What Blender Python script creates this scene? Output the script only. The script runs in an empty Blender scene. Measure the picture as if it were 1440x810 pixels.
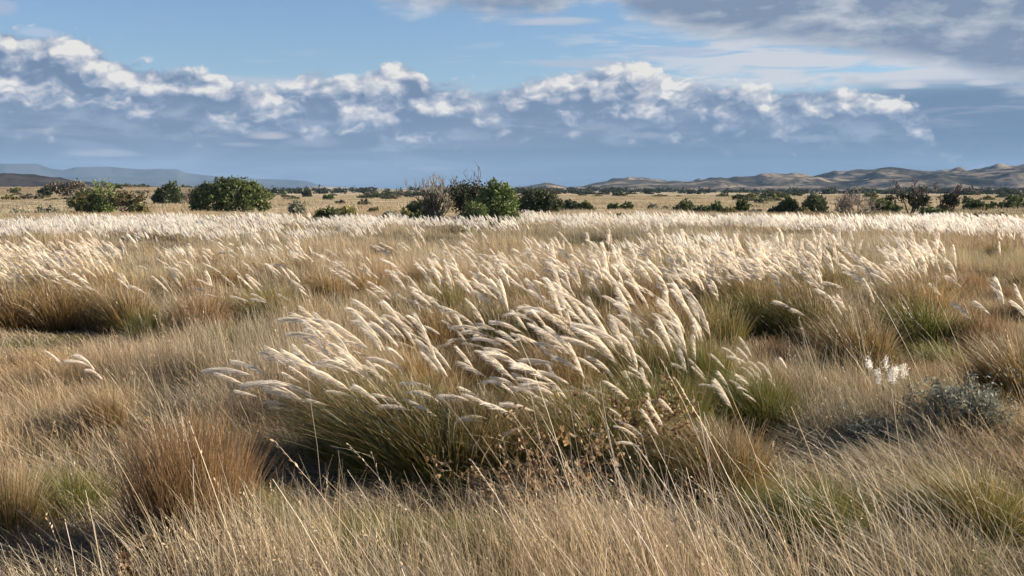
import bpy, math, random
import numpy as np
from mathutils import Vector, Matrix

S = bpy.context.scene
COL = S.collection
rnd = random.Random(7)
rng = np.random.default_rng(11)
R = math.radians
FPX, CX, CY, HZ = 1600.0, 720.0, 405.0, 268.0      # photograph geometry, used only to measure positions
CAM_H = 1.7
PITCH = math.atan((CY - HZ) / FPX)

# ------------------------------------------------------------------ camera
cd = bpy.data.cameras.new('camera')
cam = bpy.data.objects.new('camera', cd)
COL.objects.link(cam)
cd.sensor_width = 36
cd.lens = 40
cd.clip_start = 0.1
cd.clip_end = 30000
cam.location = (0, 0, CAM_H)
cam.rotation_euler = (math.pi / 2 - PITCH, 0, 0)
S.camera = cam

# ------------------------------------------------------------------ light
SUN_AZ, SUN_EL = 82.0, 21.0
sunv = Vector((math.sin(R(SUN_AZ)) * math.cos(R(SUN_EL)), math.cos(R(SUN_AZ)) * math.cos(R(SUN_EL)), math.sin(R(SUN_EL))))
ld = bpy.data.lights.new('sun', 'SUN')
ld.energy = 5.0
ld.angle = R(0.6)
ld.color = (1.0, 0.87, 0.70)
sun = bpy.data.objects.new('sun', ld)
COL.objects.link(sun)
sun.rotation_euler = (-sunv).to_track_quat('-Z', 'Y').to_euler()
sun.location = (20, 10, 30)

vs = S.view_settings
vs.view_transform = 'Standard'
try:
    vs.look = 'None'
except Exception:
    pass
vs.exposure = 1.3
vs.gamma = 1.0
vs.use_curve_mapping = False
S.cycles.max_bounces = 8
S.cycles.diffuse_bounces = 5
S.cycles.glossy_bounces = 1
S.cycles.transmission_bounces = 5
S.cycles.volume_bounces = 0
S.cycles.use_adaptive_sampling = True
S.cycles.adaptive_threshold = 0.01
S.cycles.use_denoising = True
try:
    S.cycles.denoiser = 'OPENIMAGEDENOISE'
    S.cycles.denoising_input_passes = 'RGB_ALBEDO_NORMAL'
except Exception:
    pass


def lin(r, g, b):
    f = lambda c: (c / 255 / 12.92) if c / 255 <= 0.04045 else ((c / 255 + 0.055) / 1.055) ** 2.4
    return (f(r), f(g), f(b))


def azel(x, y):
    vx, vy, vz = (x - CX) / FPX, 1.0, (CY - y) / FPX
    wy = vy * math.cos(PITCH) + vz * math.sin(PITCH)
    wz = -vy * math.sin(PITCH) + vz * math.cos(PITCH)
    return math.degrees(math.atan2(vx, wy)), math.degrees(math.atan2(wz, math.hypot(vx, wy)))


# ------------------------------------------------------------------ world: Nishita sky with a cloud layer set out by direction
W = bpy.data.worlds.new('World')
S.world = W
W.use_nodes = True
wt = W.node_tree
for n_ in list(wt.nodes):
    wt.nodes.remove(n_)


class NT:
    """tiny helper to write node maths as expressions"""
    def __init__(s, tree):
        s.t = tree

    def new(s, typ, **kw):
        n = s.t.nodes.new(typ)
        for k, v in kw.items():
            setattr(n, k, v)
        return n

    def put(s, sock, v):
        if isinstance(v, bpy.types.NodeSocket):
            s.t.links.new(v, sock)
        elif v is not None:
            sock.default_value = v

    def m(s, op, a, b=None, c=None, clamp=False):
        n = s.new('ShaderNodeMath', operation=op, use_clamp=clamp)
        s.put(n.inputs[0], a)
        if b is not None:
            s.put(n.inputs[1], b)
        if c is not None:
            s.put(n.inputs[2], c)
        return n.outputs[0]

    def add(s, a, b): return s.m('ADD', a, b)
    def sub(s, a, b): return s.m('SUBTRACT', a, b)
    def mul(s, a, b): return s.m('MULTIPLY', a, b)
    def mad(s, a, b, c): return s.m('MULTIPLY_ADD', a, b, c)

    def smooth(s, v, lo, hi, a=0.0, b=1.0):
        n = s.new('ShaderNodeMapRange', interpolation_type='SMOOTHSTEP')
        for i, q in enumerate((v, lo, hi, a, b)):
            s.put(n.inputs[i], q)
        return n.outputs[0]

    def vec(s, x, y, z=0.0):
        n = s.new('ShaderNodeCombineXYZ')
        for i, q in enumerate((x, y, z)):
            s.put(n.inputs[i], q)
        return n.outputs[0]

    def noise(s, v, scale, detail=4, rough=0.5, dist=0.0, dim='2D'):
        n = s.new('ShaderNodeTexNoise', noise_dimensions=dim)
        s.put(n.inputs['Vector'], v)
        n.inputs['Scale'].default_value = scale
        n.inputs['Detail'].default_value = detail
        n.inputs['Roughness'].default_value = rough
        n.inputs['Distortion'].default_value = dist
        return n.outputs['Fac']

    def voro(s, v, scale, smooth=0.4):
        n = s.new('ShaderNodeTexVoronoi', feature='SMOOTH_F1', voronoi_dimensions='2D')
        s.put(n.inputs['Vector'], v)
        n.inputs['Scale'].default_value = scale
        n.inputs['Smoothness'].default_value = smooth
        return n.outputs['Distance']

    def mix(s, f, a, b, mode='MIX'):
        n = s.new('ShaderNodeMix', data_type='RGBA', blend_type=mode)
        s.put(n.inputs[0], f)
        for i, q in ((6, a), (7, b)):
            s.put(n.inputs[i], (*q, 1) if isinstance(q, tuple) and len(q) == 3 else q)
        return n.outputs[2]

    def curve(s, v, pts):
        n = s.new('ShaderNodeFloatCurve')
        c = n.mapping.curves[0]
        while len(c.points) < len(pts):
            c.points.new(0.5, 0.5)
        for p, (x, y) in zip(c.points, pts):
            p.location = (x, y)
            p.handle_type = 'AUTO_CLAMPED'
        n.mapping.update()
        s.put(n.inputs['Value'], v)
        return n.outputs[0]


w = NT(wt)
tc = w.new('ShaderNodeTexCoord')
sep = w.new('ShaderNodeSeparateXYZ')
wt.links.new(tc.outputs['Generated'], sep.inputs[0])
az = w.mul(w.m('ARCTAN2', sep.outputs[0], sep.outputs[1]), 57.2958)
el = w.mul(w.m('ARCSINE', sep.outputs[2]), 57.2958)
U01 = w.m('MULTIPLY_ADD', az, 1 / 80.0, 0.5, clamp=True)


def envelope(pts):
    out = []
    for x, y in pts:
        a, e = azel(x, y)
        out.append(((a + 40) / 80, (e + 2) / 14))
    n = w.curve(U01, out)
    return w.mad(n, 14.0, -2.0)


top = envelope([(-500, 70), (0, 50), (60, 52), (130, 62), (165, 92), (250, 100), (330, 112), (400, 128), (440, 106), (480, 112), (520, 104), (560, 92), (605, 118),
                (680, 126), (740, 116), (790, 108), (850, 98), (890, 92), (930, 100), (970, 120), (1040, 124), (1120, 126), (1200, 132), (1260, 144), (1295, 158), (1325, 215), (1400, 250), (1900, 260)])
base = envelope([(-500, 150), (0, 146), (170, 150), (340, 160), (450, 165), (600, 182), (660, 160), (700, 150), (850, 166), (1000, 165), (1150, 168), (1250, 168), (1310, 172), (1400, 190), (1900, 200)])
slate_top = envelope([(-500, 100), (0, 85), (180, 105), (350, 122), (450, 125), (700, 130), (900, 122), (1000, 128), (1150, 122), (1250, 112), (1440, 104), (1900, 100)])
grey_low = envelope([(-500, -40), (470, -22), (540, 6), (640, 18), (700, 26), (770, 26), (810, 4), (850, 0), (880, 22), (940, 44), (1000, 56), (1100, 66), (1200, 80), (1300, 94), (1440, 120), (1900, 135)])


def puff(da, de):
    """cauliflower height field of the cumulus at a direction offset"""
    a = w.add(az, da) if da else az
    e = w.add(el, de) if de else el
    wv = w.noise(w.vec(w.add(a, 31.0), e), 0.9, 2, 0.55)
    p = w.vec(w.mad(wv, 1.2, a), w.mul(w.mad(wv, 0.8, e), 1.85), 0.0)
    b1 = w.voro(p, 0.45, 0.7)
    b2 = w.voro(p, 1.15, 0.7)
    b3 = w.voro(p, 2.7, 0.7)
    f = w.noise(p, 2.0, 5, 0.55)
    q = w.mad(b1, -0.75, w.mad(b2, -0.34, w.mad(b3, -0.10, w.mad(f, 0.34, 0.74))))
    return q


n0 = puff(0, 0)
n1 = puff(0.42, 0.34)
n0b = w.mul(n0, 1.0)
# --- clear sky
sky = w.new('ShaderNodeTexSky', sky_type='NISHITA')
sky.sun_disc = False
sky.sun_elevation = R(SUN_EL)
sky.sun_rotation = R(SUN_AZ)
sky.air_density = 1.0
sky.dust_density = 0.3
sky.ozone_density = 2.0
SKS = 0.05
K = 8.3


def c10(r, g, b):
    q = lin(r, g, b)
    return (q[0] * K, q[1] * K, q[2] * K)


skyc = w.mix(1.0, sky.outputs[0], (0.78, 0.885, 1.07), 'MULTIPLY')
# pale band of haze low in the clear air
streak = w.noise(w.vec(w.mul(az, 0.10), w.mul(el, 0.9), 1.7), 1.0, 5, 0.55, 0.6)
streak2 = w.noise(w.vec(w.mul(az, 0.22), w.mul(el, 2.0), 7.7), 1.0, 6, 0.6, 0.4)
# --- thin high streaks, mostly toward the right-hand sky
rightness = w.smooth(az, -3.0, 14.0)
band = w.mul(w.smooth(el, 4.6, 5.3), w.smooth(el, 8.6, 7.0))
wisp = w.mul(w.smooth(w.add(streak2, w.mul(rightness, 0.24)), 0.56, 0.76), w.mul(band, w.mad(rightness, 0.9, 0.16)))
c = w.mix(wisp, skyc, c10(204, 208, 216))
# two long lens-shaped streaks
def lens(c_, x, y, rx, ry, colr, amt=0.8):
    a0, e0 = azel(x, y)
    u = w.m('DIVIDE', w.sub(az, a0), rx / 28.0)
    v = w.m('DIVIDE', w.sub(el, e0), ry / 28.0)
    d = w.m('SQRT', w.add(w.mul(u, u), w.mul(v, v)))
    d = w.add(d, w.mad(streak2, 1.3, -0.65))
    return w.mix(w.smooth(d, 1.05, 0.35, 0.0, amt), c_, colr)
c = lens(c, 820, 89, 105, 8, c10(178, 188, 205))
c = lens(c, 945, 73, 90, 9, c10(168, 184, 208), 0.7)
c = lens(c, 56, 45, 26, 7, c10(176, 192, 215), 0.8)
c = lens(c, 5, 12, 20, 12, c10(165, 180, 205), 0.8)
c = lens(c, 770, 30, 70, 7, c10(196, 198, 208), 0.7)
c = lens(c, 360, 118, 190, 14, c10(186, 194, 208), 0.75)
# --- slate stratus behind, down to the horizon
sv = w.add(w.sub(slate_top, el), w.mad(streak, 1.6, -0.8))
side = w.smooth(az, -24.0, 20.0)
lowc = w.mix(side, c10(96, 118, 146), c10(76, 102, 134))
hic = w.mix(side, c10(106, 125, 150), c10(98, 124, 155))
vert = w.smooth(el, 0.2, 4.2)
slate = w.mix(vert, lowc, hic)
mott = w.mul(w.smooth(streak, 0.40, 0.66), w.mad(side, -0.55, 0.75))
slate = w.mix(mott, slate, c10(126, 142, 170))
slate = w.mix(w.mul(w.smooth(streak2, 0.5, 0.75), w.smooth(el, 1.6, 4.2, 0.0, 0.75)), slate, c10(150, 158, 178))
c = w.mix(w.smooth(sv, 0.0, 0.9), c, slate)
# little lit shreds below the main bank
SHR = c10(172, 174, 184)
c = lens(c, 378, 190, 38, 7, c10(186, 184, 188), 0.85)
c = lens(c, 340, 203, 40, 4, SHR, 0.5)
c = lens(c, 440, 200, 50, 9, c10(140, 150, 172), 0.7)
c = lens(c, 148, 216, 48, 7, c10(160, 165, 180), 0.8)
c = lens(c, 60, 184, 40, 4, c10(150, 158, 175), 0.7)
c = lens(c, 605, 237, 36, 4, c10(135, 146, 168), 0.7)
c = lens(c, 900, 190, 42, 5, c10(165, 170, 184), 0.75)
c = lens(c, 830, 178, 40, 8, SHR, 0.7)
c = lens(c, 1275, 118, 34, 7, c10(205, 206, 212), 0.9)
c = lens(c, 1200, 112, 16, 6, c10(190, 195, 205), 0.8)
c = lens(c, 1385, 116, 30, 6, c10(205, 206, 212), 0.8)
# --- soft grey body of the bank
bodyn = w.noise(w.vec(w.mul(az, 0.45), w.mul(el, 1.3)), 1.0, 5, 0.55)
bt = w.smooth(w.add(w.sub(top, el), w.mad(bodyn, 2.2, -1.0)), -0.1, 0.7)
bb = w.smooth(w.add(w.sub(el, base), w.mad(bodyn, 3.4, -0.5)), -0.2, 1.3)
c = w.mix(w.mul(w.mul(bt, bb), 0.8), c, w.mix(w.smooth(bodyn, 0.40, 0.62), c10(112, 134, 162), c10(152, 167, 186)))
# --- cumulus bank
dens = w.add(w.mul(w.sub(top, el), 1.25), w.mad(n0, 1.7, -0.45))
above = w.sub(el, base)
alpha_t = w.smooth(dens, -0.02, 0.5)
alpha_b = w.smooth(w.add(above, w.mad(n0, 2.4, -0.55)), -0.9, 0.9)
alpha = w.mul(alpha_t, alpha_b)
lit = w.mul(w.sub(n0, n1), 1.15)
# thickness of the bank toward the light: brightest at the crest
crest = w.smooth(w.sub(top, el), 2.0, 0.1, 0.0, 0.34)
lit = w.add(lit, w.add(crest, w.mad(w.smooth(above, -0.6, 1.2), 0.34, -0.02)))
big = w.noise(w.vec(w.mul(az, 0.35), w.mul(el, 0.8)), 1.0, 2, 0.5)
lit = w.add(lit, w.add(w.mad(n0, 0.9, -0.36), w.mad(big, 1.5, -0.78)))
lit = w.m('MINIMUM', w.m('MAXIMUM', lit, 0.0), 1.0)
ramp = w.new('ShaderNodeValToRGB')
e_ = ramp.color_ramp.elements
cols = [(0.0, (106, 127, 157)), (0.3, (140, 155, 177)), (0.6, (182, 186, 197)), (0.85, (212, 211, 212)), (1.0, (233, 229, 223))]
while len(e_) < len(cols):
    e_.new(0.5)
for el_, (p_, q_) in zip(e_, cols):
    el_.position = p_
    el_.color = (*lin(*q_), 1)
wt.links.new(lit, ramp.inputs[0])
cum = w.mix(1.0, ramp.outputs[0], (K, K, K), 'MULTIPLY')
c = w.mix(alpha, c, cum)
# --- grey sheet overhead on the right, lit along its lower fringe
g1 = w.noise(w.vec(w.mul(az, 0.16), w.mul(el, 0.42), 11.0), 1.0, 6, 0.55, 0.5)
g2 = w.noise(w.vec(w.mul(az, 0.55), w.mul(el, 1.5), 5.0), 1.0, 5, 0.55)
gd = w.add(w.mul(w.sub(el, grey_low), 0.9), w.add(w.mad(g1, 1.2, -0.6), w.mad(g2, 1.0, -0.5)))
ga = w.smooth(gd, -0.35, 0.55)
shade = w.add(w.mul(w.sub(g1, 0.5), 2.6), w.add(w.mul(w.sub(g2, 0.5), 1.6), w.smooth(gd, 1.3, 0.0, 0.14, 0.60)))
gcol = w.mix(w.m('MINIMUM', w.m('MAXIMUM', shade, 0.0), 1.0), c10(124, 141, 166), c10(202, 206, 212))
ga = w.mul(ga, w.smooth(el, 20.0, 12.0))
c = w.mix(w.mul(ga, w.smooth(az, -12.0, 6.0, 0.8, 1.0)), c, gcol)
bg = w.new('ShaderNodeBackground')
bg.inputs[1].default_value = SKS
wt.links.new(c, bg.inputs[0])
wo = w.new('ShaderNodeOutputWorld')
wt.links.new(bg.outputs[0], wo.inputs[0])
W.cycles.sampling_method = 'MANUAL'
W.cycles.sample_map_resolution = 512

# @LAND

# ================================================================== helpers
def tag(o, label=None, cat=None, group=None, kind=None):
    if label: o['label'] = label
    if cat: o['category'] = cat
    if group: o['group'] = group
    if kind: o['kind'] = kind
    return o


def mesh_from(name, V, F, C=None):
    """V (n,3), F list/array of quads or tris (m,k), C (n,3) linear colour per vertex"""
    me = bpy.data.meshes.new(name)
    V = np.asarray(V, dtype=np.float32)
    F = np.asarray(F, dtype=np.int32)
    k = F.shape[1]
    me.vertices.add(len(V))
    me.vertices.foreach_set('co', V.ravel())
    me.loops.add(F.size)
    me.loops.foreach_set('vertex_index', F.ravel())
    me.polygons.add(len(F))
    me.polygons.foreach_set('loop_start', np.arange(0, F.size, k, dtype=np.int32))
    me.polygons.foreach_set('loop_total', np.full(len(F), k, dtype=np.int32))
    if C is not None:
        a = me.color_attributes.new('tone', 'FLOAT_COLOR', 'POINT')
        C4 = np.ones((len(V), 4), dtype=np.float32)
        C4[:, :3] = C
        a.data.foreach_set('color', C4.ravel())
    me.update(calc_edges=True)
    me.validate()
    return me


def obj(name, me, mat=None, parent=None, loc=None):
    o = bpy.data.objects.new(name, me)
    COL.objects.link(o)
    if mat and not me.materials:
        me.materials.append(mat)
    if parent: o.parent = parent
    if loc is not None: o.location = loc
    return o


def empty(name, loc, rz=0, sc=1.0):
    o = bpy.data.objects.new(name, None)
    COL.objects.link(o)
    o.location = loc
    o.rotation_euler = (0, 0, rz)
    o.scale = (sc, sc, sc) if not isinstance(sc, tuple) else sc
    o.empty_display_size = 0.2
    return o


def smooth_all(me):
    me.polygons.foreach_set('use_smooth', np.ones(len(me.polygons), dtype=bool))


# value noise in numpy
class VN:
    def __init__(s, seed):
        s.t = np.random.default_rng(seed).random((256, 256))

    def n(s, x, y):
        xi, yi = np.floor(x).astype(int), np.floor(y).astype(int)
        fx, fy = x - xi, y - yi
        fx = fx * fx * fx * (fx * (fx * 6 - 15) + 10)
        fy = fy * fy * fy * (fy * (fy * 6 - 15) + 10)
        a, b = xi & 255, yi & 255
        a1, b1 = (xi + 1) & 255, (yi + 1) & 255
        t = s.t
        return (t[a, b] * (1 - fx) + t[a1, b] * fx) * (1 - fy) + (t[a, b1] * (1 - fx) + t[a1, b1] * fx) * fy

    def fbm(s, x, y, o=4, g=0.5):
        r, a, q = 0, 1.0, 0
        for i in range(o):
            r = r + a * s.n(x * 2 ** i + 17.3 * i, y * 2 ** i + 9.1 * i)
            q += a
            a *= g
        return r / q


VA, VB, VC = VN(3), VN(5), VN(8)


def sst(x, a, b):
    t = np.clip((np.asarray(x, float) - a) / (b - a), 0, 1)
    return t * t * (3 - 2 * t)


def height(x, y):
    """terrain height of the grassland"""
    x = np.asarray(x, float)
    y = np.asarray(y, float)
    r = np.hypot(x, y)
    a = np.degrees(np.arctan2(x, np.maximum(y, 1e-3)))
    h = (VA.fbm(x / 6.0 + 40, y / 6.0 + 40, 3) - 0.5) * 0.16 * sst(r, 2, 10)
    h += (VB.fbm(x / 60.0 + 60, y / 60.0 + 60, 3) - 0.5) * 0.5 * sst(r, 25, 120)
    left = sst(-a, 11, 17)
    h += left * sst(r, 150, 330) * (2.5 + 1.6 * (VC.fbm(x / 45 + 70, y / 45 + 70, 4) - 0.5)) * (1 - 0.85 * sst(r, 420, 700))
    h += (VC.fbm(x / 260 + 90, y / 260 + 90, 3) - 0.42) * 5.0 * sst(r, 450, 1000) * (1 - sst(r, 3000, 5000))
    return h


def hgt(x, y):
    return float(height(np.array([x]), np.array([y]))[0])


def spot(px, py):
    """where the ray through a ground pixel of the photograph meets level ground"""
    a, e = azel(px, py)
    d = CAM_H / math.tan(R(-e)) if e < -0.02 else 5000
    return d * math.sin(R(a)), d * math.cos(R(a)), d


# ================================================================== materials
def newmat(name):
    m = bpy.data.materials.new(name)
    m.use_nodes = True
    t = m.node_tree
    for q in list(t.nodes):
        t.nodes.remove(q)
    return m, NT(t)


def leafy(name, transl=0.35, gloss=0.04, rough=0.45, patch=None, hue=0.10, gain=1.0, sat=1.0):
    """thin plant matter: diffuse + translucent, colour from the mesh, varied from plant to plant and from place to place"""
    m, n = newmat(name)
    at = n.new('ShaderNodeAttribute', attribute_name='tone')
    oi = n.new('ShaderNodeObjectInfo')
    ge = n.new('ShaderNodeNewGeometry')
    col = at.outputs['Color']
    if patch:
        v = n.noise(ge.outputs['Position'], patch[0], 3, 0.55, dim='3D')
        col = n.mix(n.smooth(v, 0.42, 0.64, 0.0, patch[2]), col, n.mix(1.0, col, patch[1], 'MULTIPLY'))
        v2 = n.noise(ge.outputs['Position'], patch[0] * 0.37, 2, 0.5, dim='3D')
        col = n.mix(n.smooth(v2, 0.5, 0.68, 0.0, patch[2]), col, n.mix(1.0, col, patch[3], 'MULTIPLY'))
    br = n.mad(oi.outputs['Random'], 2 * hue, 0.80 * gain - hue)
    hs = n.new('ShaderNodeHueSaturation')
    n.put(hs.inputs['Color'], col)
    n.put(hs.inputs['Value'], br)
    hs.inputs['Saturation'].default_value = sat
    d = n.new('ShaderNodeBsdfDiffuse')
    t = n.new('ShaderNodeBsdfTranslucent')
    n.put(d.inputs['Color'], hs.outputs[0])
    n.put(t.inputs['Color'], hs.outputs[0])
    mx = n.new('ShaderNodeMixShader')
    mx.inputs[0].default_value = transl
    n.put(mx.inputs[1], d.outputs[0])
    n.put(mx.inputs[2], t.outputs[0])
    outp = mx.outputs[0]
    if gloss:
        g = n.new('ShaderNodeBsdfGlossy')
        g.inputs['Roughness'].default_value = rough
        m2 = n.new('ShaderNodeMixShader')
        m2.inputs[0].default_value = gloss
        n.put(m2.inputs[1], outp)
        n.put(m2.inputs[2], g.outputs[0])
        outp = m2.outputs[0]
    o = n.new('ShaderNodeOutputMaterial')
    n.put(o.inputs[0], outp)
    return m


M_turf = leafy('dry_grass', 0.35, 0.03, 0.5, patch=(0.35, (1.0, 0.82, 0.66), 0.6, (0.84, 0.92, 0.70)), hue=0.16, gain=1.17, sat=1.05)
M_far = leafy('far_grass', 0.35, 0.0, 0.5, gain=1.14, sat=0.9, patch=(0.12, (1.0, 0.84, 0.66), 0.7, (0.80, 0.86, 0.70)), hue=0.12)
M_blade = leafy('tussock_blade', 0.38, 0.04, 0.4, hue=0.10, gain=0.94, sat=1.08)
M_plume = leafy('silky_plume', 0.45, 0.03, 0.5, hue=0.09, gain=1.42)
M_stalk = leafy('dry_stalk', 0.2, 0.04, 0.4, hue=0.12)
M_leaf = leafy('shrub_leaf', 0.22, 0.02, 0.5, hue=0.12, sat=0.88)
M_twig = leafy('bare_twig', 0.0, 0.02, 0.5, hue=0.10)
M_weed = leafy('dry_weed_leaf', 0.3, 0.0, 0.4, hue=0.10)


def ground_mat():
    m, n = newmat('soil_and_straw')
    ge = n.new('ShaderNodeNewGeometry')
    P = ge.outputs['Position']
    sx = n.new('ShaderNodeSeparateXYZ')
    n.put(sx.inputs[0], P)
    r = n.m('SQRT', n.add(n.mul(sx.outputs[0], sx.outputs[0]), n.mul(sx.outputs[1], sx.outputs[1])))
    a = n.noise(P, 1.4, 6, 0.6, dim='3D')
    b = n.noise(P, 18.0, 4, 0.6, dim='3D')
    soil = n.mix(n.smooth(a, 0.35, 0.7), (0.050, 0.038, 0.024), (0.13, 0.095, 0.055))
    soil = n.mix(n.smooth(b, 0.45, 0.7, 0, 0.6), soil, (0.22, 0.165, 0.095))
    f1 = n.noise(P, 0.05, 5, 0.6, dim='3D')
    f2 = n.noise(P, 0.011, 5, 0.6, dim='3D')
    f3 = n.noise(P, 0.9, 4, 0.65, dim='3D')
    straw = n.mix(n.smooth(f1, 0.38, 0.62), (0.36, 0.295, 0.19), (0.47, 0.40, 0.28))
    straw = n.mix(n.smooth(f2, 0.5, 0.66, 0, 0.75), straw, (0.25, 0.20, 0.12))
    straw = n.mix(n.smooth(f3, 0.5, 0.75, 0, 0.5), straw, (0.20, 0.16, 0.09))
    col = n.mix(n.smooth(r, 28.0, 75.0), soil, straw)
    # the rise on the left is scrubbier and redder
    azr = n.m('ARCTAN2', sx.outputs[0], sx.outputs[1])
    sc = n.mul(n.smooth(azr, -0.20, -0.27), n.smooth(r, 170.0, 260.0))
    col = n.mix(n.mul(sc, n.smooth(f1, 0.35, 0.6, 0.25, 0.85)), col, (0.17, 0.125, 0.085))
    far = n.smooth(r, 500.0, 900.0)
    f4 = n.noise(P, 0.02, 5, 0.7, dim='3D')
    col = n.mix(n.mul(far, n.smooth(f4, 0.45, 0.6, 0, 0.7)), col, (0.13, 0.115, 0.075))
    bs = n.new('ShaderNodeBsdfDiffuse')
    n.put(bs.inputs['Color'], col)
    bu = n.new('ShaderNodeBump')
    bu.inputs['Strength'].default_value = 0.6
    bu.inputs['Distance'].default_value = 0.25
    n.put(bu.inputs['Height'], f3)
    n.put(bs.inputs['Normal'], bu.outputs[0])
    o = n.new('ShaderNodeOutputMaterial')
    n.put(o.inputs[0], bs.outputs[0])
    return m


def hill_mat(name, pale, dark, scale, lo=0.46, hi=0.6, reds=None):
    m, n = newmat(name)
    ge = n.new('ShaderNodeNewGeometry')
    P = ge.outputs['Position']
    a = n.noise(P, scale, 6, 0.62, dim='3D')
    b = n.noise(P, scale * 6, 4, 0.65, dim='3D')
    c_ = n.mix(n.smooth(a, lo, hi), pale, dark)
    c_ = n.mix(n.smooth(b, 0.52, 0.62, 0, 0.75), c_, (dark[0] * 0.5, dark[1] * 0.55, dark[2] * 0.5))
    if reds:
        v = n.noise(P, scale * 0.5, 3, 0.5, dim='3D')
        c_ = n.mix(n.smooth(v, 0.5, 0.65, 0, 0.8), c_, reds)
    bs = n.new('ShaderNodeBsdfDiffuse')
    n.put(bs.inputs['Color'], c_)
    o = n.new('ShaderNodeOutputMaterial')
    n.put(o.inputs[0], bs.outputs[0])
    return m


# ================================================================== ground, hills, mesas, haze
def polar(name, radii, angs, hf, mat, closed=False):
    rr, aa = np.meshgrid(radii, angs, indexing='ij')
    x = rr * np.sin(np.radians(aa))
    y = rr * np.cos(np.radians(aa))
    z = hf(x, y, rr, aa)
    V = np.stack([x, y, z], -1).reshape(-1, 3)
    nr, na = rr.shape
    i = np.arange(nr - 1)[:, None] * na
    cols_ = na if closed else na - 1
    j = np.arange(cols_)[None, :]
    j1 = (j + 1) % na
    F = np.stack([i + j, i + na + j, i + na + j1, i + j1], -1).reshape(-1, 4)
    F = F[:, ::-1]
    me = mesh_from(name, V, F)
    smooth_all(me)
    return obj(name, me, mat)


front = np.arange(-34, 34.01, 0.25)
angs = np.concatenate([front, np.arange(36, 326, 3.0)])
radii = np.concatenate([[0.02], np.geomspace(0.6, 9300, 330)])
g = polar('ground', radii, angs, lambda x, y, r, a: height(x, y), ground_mat(), closed=True)
tag(g, 'open plain of dry soil and straw-coloured grass cover reaching the horizon', 'ground', kind='structure')


def env_interp(pts, a):
    xs, zs = [], []
    for x, y in pts:
        q = azel(x, y)
        xs.append(q[0])
        zs.append(math.tan(R(q[1])))
    return np.interp(a, xs, zs)


def ridged(v, x, y, o=5):
    r, amp, q = 0, 1.0, 0
    for i in range(o):
        k = 1 - np.abs(2 * v.n(x * 2 ** i + 5.2 * i, y * 2 ** i + 3.7 * i) - 1)
        r = r + amp * k
        q += amp
        amp *= 0.42
    return r / q


HILL_TOP = [(560, 275), (640, 272), (700, 268), (735, 262), (768, 257), (800, 263), (820, 262), (862, 250), (900, 247), (960, 246), (1020, 241), (1060, 242), (1100, 243), (1160, 240),
            (1230, 238), (1300, 239), (1350, 236), (1420, 231), (1500, 230), (1700, 226), (2000, 240)]


def hills_h(x, y, r, a):
    top_ = np.maximum(env_interp(HILL_TOP, a), 0.0)
    crest_r = 2450.0
    e = top_ * crest_r + CAM_H + 1
    prof = sst(r, 1500, crest_r)
    prof = np.where(r > crest_r, 1 - 0.55 * sst(r, crest_r + 200, 3300), prof)
    wx = (VC.fbm(x / 420 + 9, y / 420 + 9, 3) - 0.5) * 180
    wy = (VA.fbm(x / 420 + 2, y / 420 + 2, 3) - 0.5) * 180
    k = VB.fbm((x + wx) / 120 + 20, (y + wy) / 210 + 20, 3, 0.42)
    k2 = ridged(VA, (x + wx) / 80 + 70, (y + wy) / 110 + 30, 4)
    k3 = ridged(VC, (x + wx) / 42 + 10, (y + wy) / 60 + 30, 3)
    n_ = 0.56 + 0.58 * np.tanh(2.9 * (k - 0.47)) + 0.42 * (k2 - 0.55) + 0.12 * (k3 - 0.5)
    low = sst(r, 1500, 1900) * 0.25
    h = 0.86 * e * (prof * (0.20 + 0.86 * n_) + low * 1.6 * (k - 0.45))
    return h * sst(r, 1480, 1700) - 1.5 + 0.0 * x


hm = hill_mat('dry_hill_grass', (0.28, 0.225, 0.165), (0.055, 0.052, 0.042), 0.011, 0.40, 0.54)  # dark patches hold painted shade of the slopes as well as scrub
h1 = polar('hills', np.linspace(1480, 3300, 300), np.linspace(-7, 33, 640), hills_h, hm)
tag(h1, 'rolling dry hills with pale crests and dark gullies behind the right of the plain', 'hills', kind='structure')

LEFT_TOP = [(-500, 228), (-200, 232), (-60, 236), (0, 238), (20, 238), (60, 243), (85, 246), (110, 250), (150, 253), (200, 257), (260, 262), (330, 267), (400, 271)]


def left_h(x, y, r, a):
    t_ = np.maximum(env_interp(LEFT_TOP, a), 0)
    prof = sst(r, 1150, 1500) * (1 - 0.6 * sst(r, 1560, 1900))
    k = ridged(VA, x / 90 + 30, y / 110 + 30)
    return (t_ * 1500 + 1.7) * prof * (0.62 + 0.5 * (k - 0.25)) - 2.0


lm = hill_mat('badland_cloud_shade', (0.050, 0.042, 0.038), (0.022, 0.023, 0.022), 0.014, reds=(0.048, 0.038, 0.034))  # cloud shadow over the foothills is put into this dark colour
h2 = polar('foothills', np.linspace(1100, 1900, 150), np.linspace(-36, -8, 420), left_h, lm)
tag(h2, 'dark broken foothills rising at the left edge of the plain', 'hills', kind='structure')

LOW_TOP = [(150, 266), (240, 262), (300, 264), (400, 265), (450, 261), (500, 263), (560, 264), (620, 261), (700, 263), (760, 266), (800, 268)]


def low_h(x, y, r, a):
    t_ = np.maximum(env_interp(LOW_TOP, a), 0)
    prof = sst(r, 2300, 3000) * (1 - 0.5 * sst(r, 3100, 3700))
    k = ridged(VC, x / 260 + 30, y / 200 + 30)
    return (t_ * 3000 + 2.5) * prof * (0.75 + 0.4 * (k - 0.4)) - 1.5


pm = hill_mat('pale_flats', (0.36, 0.30, 0.22), (0.17, 0.145, 0.10), 0.004)
h3 = polar('terraces', np.linspace(2250, 3700, 90), np.linspace(-24, 4, 260), low_h, pm)
tag(h3, 'low pale terraces across the middle of the horizon', 'hills', kind='structure')

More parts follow.
